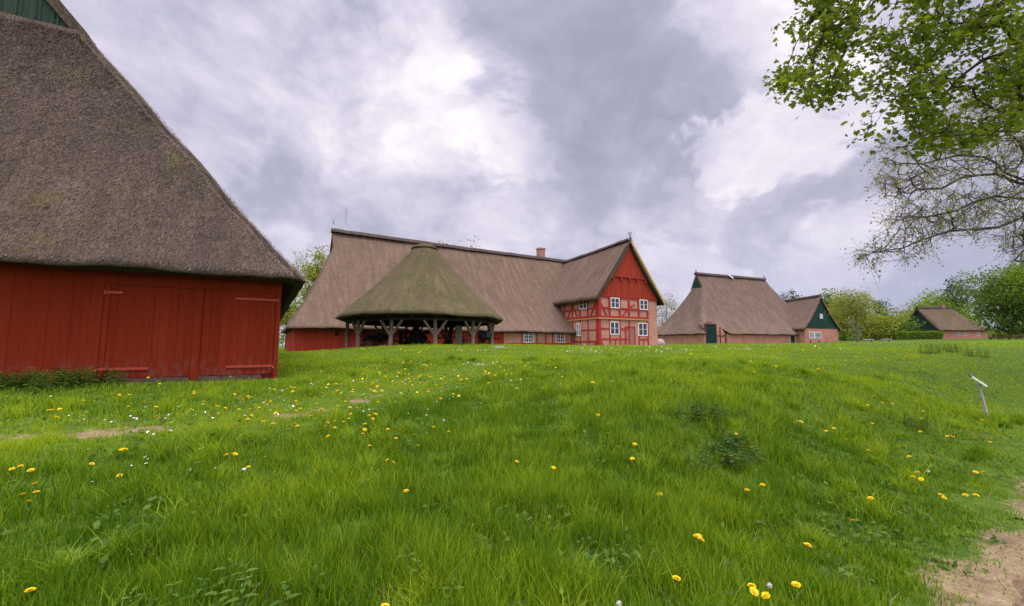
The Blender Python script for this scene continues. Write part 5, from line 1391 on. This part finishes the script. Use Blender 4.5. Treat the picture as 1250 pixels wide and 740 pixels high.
def ground_cover():
    # flat leaves of plantain, clover and dandelion rosettes between the blades
    mb = MB(); n = 26000; x, y = sample_fan(n, 2, 15, 1.3)
    k = (wob(x, y, 0, 1.3, 9.0) + .6 * wob(x, y, 0, 4.1, 2.0) > .32) & (path_d(x, y) < .25) & ~blocked(x, y); x, y = x[k], y[k]
    leaf_quads(mb, np.stack([x, y, terrain(x, y) + rng.uniform(.02, .12, len(x)) * np.clip(-path_d(x, y), .2, 1)], 1), .055, 0, 1.6)
    o = mb.build('ground_cover', m_leaf('broad_meadow_leaves', (.045, .095, .012), (.12, .19, .025), .3, 3)); o['kind'] = 'stuff'; o['label'] = 'broad-leaved clover and plantain in the grass'
ground_cover()

# ------------------------------------------------------------------ flowers
m_yel = m_leaf('dandelion_yellow', (.74, .50, .008), (.82, .60, .014), .15, 20)
m_stem = m_leaf('flower_stem', (.10, .16, .03), (.16, .17, .06), .2, 8)
m_clock = m_leaf('seed_head_down', (.55, .54, .50), (.70, .69, .65), .3, 8)
m_daisy = m_leaf('daisy_white', (.72, .70, .68), (.80, .79, .77), .2, 8)
def flower_meshes():
    """three dandelion heads and stems as shared meshes"""
    heads, stems = [], []
    for v in range(3):
        mb = MB(); r = .024
        for ring_, (ln, nn, up) in enumerate(((1.0, 18, .1), (.78, 15, .45), (.5, 11, .8), (.25, 6, 1.0))):
            a = np.arange(nn) * 2 * np.pi / nn + ring_ * .3 + rng.uniform(0, .2, nn)
            for t in a:
                d = np.array([math.cos(t), math.sin(t), up * .8]); d /= np.linalg.norm(d); sx = np.array([-math.sin(t), math.cos(t), 0]); L = r * ln * rng.uniform(.85, 1.12) + .004
                V = [sx * -.0035, sx * .0035, d * L + sx * .0038, d * L - sx * .0038]
                mb.raw([np.array(q) + (0, 0, .002 * ring_) for q in V], [(0, 1, 2, 3)], 0, tint=rng.uniform(0, 1))
        mb.box(-.007, .007, -.007, .007, -.014, 0, 1)
        o = mb.build('flower_head', [m_yel, m_stem]); heads.append(o.data); bpy.data.objects.remove(o)
        mb = MB(); lx, ly = rng.normal(0, .25, 2); mb.tube([(0, 0, 0), (lx * .25, ly * .25, .5), (lx * .6, ly * .6, 1.0)], .0028, 5)
        mb.V[-1] = mb.V[-1]; o = mb.build('stem', m_stem); stems.append((o.data, (lx * .6, ly * .6))); bpy.data.objects.remove(o)
    return heads, stems
HEADS, STEMS = flower_meshes()
def clock_mesh():
    mb = MB()
    for k in range(85):
        d = rng.normal(0, 1, 3); d /= np.linalg.norm(d); s = np.cross(d, (.3, .5, .8)); s /= np.linalg.norm(s); s2 = np.cross(d, s)
        mb.raw([d * .004 - s * .0006, d * .004 + s * .0006, d * .022 + s * .0006, d * .022 - s * .0006], [(0, 1, 2, 3)]); mb.raw([d * .022 + q * .005 for q in (s, s2, -s, -s2)], [(0, 1, 2, 3)], tint=rng.uniform())
    o = mb.build('seed_head', m_clock); d = o.data; bpy.data.objects.remove(o); return d
CLOCK = clock_mesh()

def dandelion(x, y, h, label, group, sc=1.0, clock=False):
    k = rng.randint(3); z = tz(x, y)
    r = thing('dandelion_clock' if clock else 'dandelion', label, 'dandelion', (x, y, z), rng.uniform(0, 6.28), group)
    s = bpy.data.objects.new('stem', STEMS[k][0]); COL.objects.link(s); s.parent = r; s.scale = (h, h, h)
    hd = bpy.data.objects.new('seed_head' if clock else 'flower_head', CLOCK if clock else HEADS[k]); COL.objects.link(hd); hd.parent = r
    hd.location = (STEMS[k][1][0] * h, STEMS[k][1][1] * h, h); hd.scale = (sc, sc, sc); hd.rotation_euler = (rng.normal(0, .25), rng.normal(0, .25), 0)
    return r

def flowers():
    G = 'yellow dandelions in the meadow'
    near = [(24, 731, 'single dandelion in the bottom left corner of the meadow'), (468, 735, 'single dandelion at the bottom edge left of the middle'),
            (836, 712, 'lone dandelion near the bottom edge, left of the cluster of four'), (916, 717, 'dandelion in the bottom cluster, leftmost bloom'), (926, 721, 'half-closed small dandelion in the middle of the bottom cluster'),
            (937, 730, 'dandelion in the bottom cluster, lowest bloom'), (962, 718, 'dandelion in the bottom cluster, rightmost and largest bloom'), (988, 671, 'lone dandelion above the bottom cluster'),
            (845, 658, 'left bloom of the tight dandelion trio'), (854, 657, 'middle bloom of the tight dandelion trio'), (859, 655, 'right bloom of the tight dandelion trio'),
            (1038, 634, 'lone dandelion in the lower right grass'), (1062, 609, 'tall lone dandelion below the seed head group'), (913, 599, 'left bloom of the dandelion pair in the right meadow'), (932, 593, 'right bloom of the dandelion pair in the right meadow'),
            (485, 566, 'lone dandelion left of the middle of the meadow'), (630, 564, 'lone dandelion in the very middle of the meadow'), (677, 573, 'lone dandelion just right of the middle of the meadow'),
            (298, 572, 'lone dandelion right of the worn earth track'), (293, 557, 'dandelion above the lone one by the worn track'), (113, 566, 'lone dandelion left of the worn earth patch')]
    for u, v, lab in near:
        h = rng.uniform(.22, .255) if v > 590 else rng.uniform(.19, .23); P = ground_hit(u, v, h); dandelion(P[0], P[1], h, lab, G, .85)
    for u, v, lab in ((758, 737, 'white dandelion seed head at the bottom edge'), (938, 716, 'white dandelion seed head inside the bottom dandelion cluster'), (1133, 577, 'white dandelion seed head beside three blooms on the right'),
                      (520, 507, 'white dandelion seed head far out in the middle meadow'), (748, 466, 'white dandelion seed head below the farmhouse gable')):
        P = ground_hit(u, v, .23); dandelion(P[0], P[1], .23, lab, 'dandelion seed heads', .62, True)
    pts = [(14, 574), (23, 571), (36, 575), (146, 550), (149, 551), (152, 550), (42, 592), (42, 603), (24, 604), (33, 613), (278, 557), (282, 556), (286, 556), (145, 581), (148, 582), (325, 558), (63, 501), (71, 510), (773, 562), (769, 560), (510, 544), (546, 527), (530, 523),
           (497, 598), (898, 530), (898, 519), (1030, 537), (1017, 524), (1012, 527), (1114, 583), (1124, 585), (1121, 577), (1180, 605), (1192, 606), (1154, 533), (1160, 533), (1165, 534), (1208, 540), (1210, 537), (1190, 577), (1200, 577), (1150, 605), (965, 502), (1077, 492), (1090, 493), (975, 515), (978, 517)]
    labs = [(lambda u, v: u < 260 and v > 530, 'yellow dandelion beside the worn earth track on the left', 'dandelions by the track'),
            (lambda u, v: u < 260, 'yellow dandelion in the grass below the red barn boards', 'dandelions below the barn'),
            (lambda u, v: u < 440 and v < 530, 'yellow dandelion in the dense patch right of the barn doors', 'dandelions right of the barn'),
            (lambda u, v: v < 480 and u < 800, 'tiny yellow dandelion on the far rise before the round shed', 'dandelions on the far rise'),
            (lambda u, v: u > 1000 and v < 470, 'tiny yellow dandelion on the crest below the cottage', 'dandelions on the crest'),
            (lambda u, v: u > 860, 'yellow dandelion on the bank left of the information sign', 'dandelions on the right bank'),
            (lambda u, v: True, 'yellow dandelion scattered in the middle of the meadow', 'dandelions in the middle')]
    def lab(u, v):
        for f, l, g in labs:
            if f(u, v): return l, g
    def rnd(cu, cv, su, sv, n):
        out = []
        while len(out) < n:
            u, v = rng.normal(cu, su), rng.normal(cv, sv)
            if 0 < u < 1250 and 432 < v < 640: out.append((u, v))
        return out
    pts += rnd(360, 497, 45, 12, 48) + rnd(470, 470, 60, 12, 42) + rnd(200, 490, 90, 14, 26) + rnd(560, 462, 90, 12, 32) + rnd(1120, 500, 60, 35, 14) + rnd(1085, 436, 50, 4, 14) + rnd(900, 445, 60, 8, 12) + rnd(420, 520, 60, 14, 20) + rnd(640, 520, 160, 40, 8)
    done = 0
    for u, v in pts:
        h = rng.uniform(.15, .21); P = ground_hit(u, v, h)
        if blocked(np.array([P[0]]), np.array([P[1]]))[0] or P[1] > 24: continue
        l, g = lab(u, v); dandelion(P[0], P[1], h, l, g, rng.uniform(.8, 1.08) * (1.15 if v < 480 else 1))
    # the many smaller blooms beyond and the daisies are one mass each
    mb = MB(); n = 3200; x, y = sample_fan(n, 9, 30, 1.5); d = wob(x, y, 0, .25, 1.5) + .5 * wob(x, y, 0, .8, 3); k = (d > .25) & (rng.uniform(size=n) < np.clip(1.2 - np.abs(x + 3 - (y - 15) * .3) / 9, .08, 1)) & ~blocked(x, y) & (x < 16); x, y = x[k], y[k]
    z = terrain(x, y) + rng.uniform(.08, .15, len(x)); leaf_quads(mb, np.stack([x, y, z], 1), .05 + .001 * np.hypot(x, y), 0, 3.0)
    o = mb.build('distant_dandelions', m_yel); o['kind'] = 'stuff'; o['label'] = 'countless small dandelion blooms on the rise'
    mb = MB(); n = 15000; x, y = sample_fan(n, 5, 34, 1.4); ang = np.degrees(np.arctan2(x, y)); td = track_d(x, y)
    dens = np.clip(1 - np.abs(td - .5) / 2.2, 0, 1) * .5 + np.clip(1 - ((x - 3) ** 2 / 40 + (y - 20) ** 2 / 25), 0, 1) * .9 + np.clip(1 - ((x - 12) ** 2 / 60 + (y - 24) ** 2 / 20), 0, 1) * .7
    k = (rng.uniform(size=n) < dens) & (wob(x, y, 0, .9, 7) > .12) & ~blocked(x, y); x, y = x[k], y[k]; z = terrain(x, y) + rng.uniform(.05, .10, len(x))
    leaf_quads(mb, np.stack([x, y, z], 1), .030 + .0016 * np.hypot(x, y), 0, 3.0)
    o = mb.build('daisies', m_daisy); o['kind'] = 'stuff'; o['label'] = 'small white daisies in the short grass'
flowers()

# ------------------------------------------------------------------ nettles and broad weeds
m_nettle = m_leaf('nettle_leaves', (.048, .110, .011), (.105, .18, .022), .3, 6)
m_weed = m_leaf('dark_weed_leaves', (.034, .085, .012), (.085, .15, .025), .25, 5)
def nettle_tree(x, y, h, label, group, cat='plant', name='nettle', mat=None, stems=1, lsz=.078):
    root = thing(name, label, cat, (x, y, tz(x, y)), rng.uniform(0, 6.28), group); st = MB(); lf = MB()
    for q in range(stems):
        b = rng.normal(0, .05 * (stems > 1) * stems ** .5, 2); tip = b + rng.normal(0, .12, 2) * h; hh = h * rng.uniform(.75, 1.1)
        st.tube([(b[0], b[1], -.02), ((b[0] + tip[0]) / 2, (b[1] + tip[1]) / 2, hh * .5), (tip[0], tip[1], hh)], [.004, .0035, .002], 5)
        nn = max(4, int(hh / .05))
        for k in range(1, nn + 1):
            f = k / nn; c = np.array([b[0] + (tip[0] - b[0]) * f, b[1] + (tip[1] - b[1]) * f, hh * f]); s = lsz * (1.15 - .6 * f ** 2) * rng.uniform(.85, 1.2)
            for sd in (0, 1):
                a = k * math.pi / 2 + sd * math.pi + rng.normal(0, .15); d = np.array([math.cos(a), math.sin(a), .25 - .35 * (1 - f)]); sx = np.array([-math.sin(a), math.cos(a), 0]); up = np.array([0, 0, 1.])
                V = [c, c + d * s * .35 + sx * s * .26 + up * s * .06, c + d * s * .75 + sx * s * .16 + up * s * .03, c + d * s * 1.15 - up * s * .12, c + d * s * .75 - sx * s * .16 + up * s * .03, c + d * s * .35 - sx * s * .26 + up * s * .06, c + d * s * .5 - up * s * .02]
                lf.raw(V, [(0, 1, 6), (1, 2, 6), (2, 3, 6), (3, 4, 6), (4, 5, 6), (5, 0, 6)], 0, tint=rng.uniform(0, 1))
    if stems > 1:                        # a clump: its many stems and leaves read as one mass
        off_ = lf.n; lf.V += st.V; lf.tint += st.tint; lf.F += [(f + off_, 1, sm_) for f, _, sm_ in st.F]; lf.n += st.n
        lf.build('foliage', [mat or m_nettle, m_stem], root)
    else: st.build('stem', m_stem, root); lf.build('leaves', mat or m_nettle, root)
    return root
def weeds():
    for u, v, lab in ((213, 735, 'nettle at the bottom edge, left one of the taller pair'), (238, 728, 'tall nettle left of the middle nettle group'), (268, 700, 'nettle with pale top leaves rising above its neighbours'), (290, 730, 'nettle in the middle of the bottom group'),
                      (306, 705, 'nettle at the right end of the bottom left group'), (265, 738, 'low nettle cut by the bottom edge, in the left group'), (160, 728, 'lone nettle at the bottom, far left of the group'), (392, 712, 'nettle near the bottom edge between left group and middle'),
                      (500, 690, 'nettle in the long grass left of the middle'), (520, 668, 'small nettle behind the middle nettle'), (553, 722, 'nettle at the bottom edge in the middle'), (515, 702, 'leafy nettle beside the middle nettle'), (345, 735, 'nettle at the bottom edge right of the left group')):
        P = ground_hit(u, min(v + 24, 768)); nettle_tree(P[0], P[1], rng.uniform(.17, .225), lab, 'nettles in the long grass', 'nettle')
    # weed clumps along the barn boards
    fb = at(338, 461, 11.0); a = np.array([math.cos(R(30)), math.sin(R(30))]); b = np.array([-math.sin(R(30)), math.cos(R(30))])
    for k, (x, h, n) in enumerate(((-3.35, .30, 16), (-3.75, .34, 22), (-4.15, .28, 18), (-4.6, .26, 16), (-5.1, .28, 18), (-5.6, .24, 14))):
        p = fb[:2] + a * x + b * -.34; nettle_tree(p[0], p[1], h * 1.15, ('dark nettle clump at the left edge of the barn door', 'bushiest nettle clump against the barn boards', 'third nettle clump from the barn door', 'fourth nettle clump from the barn door', 'nettle clump near the left picture edge by the barn', 'nettle clump cut off by the left picture edge')[k], 'nettles along the barn wall', 'nettle', 'nettle_clump', m_nettle, n * 2, .095)
    for u, v, h, n, lab in ((846, 502, .2, 26, 'dark leafy weed clump on the bank left of the sign, upper one'), (862, 508, .17, 18, 'dark weed clump touching the upper clump on its right'), (880, 535, .15, 22, 'dark weed clump halfway down the bank'), (893, 556, .14, 20, 'dark weed clump below the others on the bank'),
                            (870, 566, .2, 16, 'low weed clump at the left foot of the bank'), (1105, 515, .2, 14, 'greyish weed clump in front of the information sign'), (1140, 428, .45, 24, 'leafy weed clump on the crest below the hedge'), (1168, 426, .4, 22, 'leafy weed clump on the crest below the cottage roof'), (1195, 432, .35, 20, 'weed clump on the crest near the right edge')):
        P = ground_hit(u, v + 4); nettle_tree(P[0], P[1], h, lab, 'weed clumps on the bank', 'weed', 'weed_clump', m_weed, n, .085)
weeds()
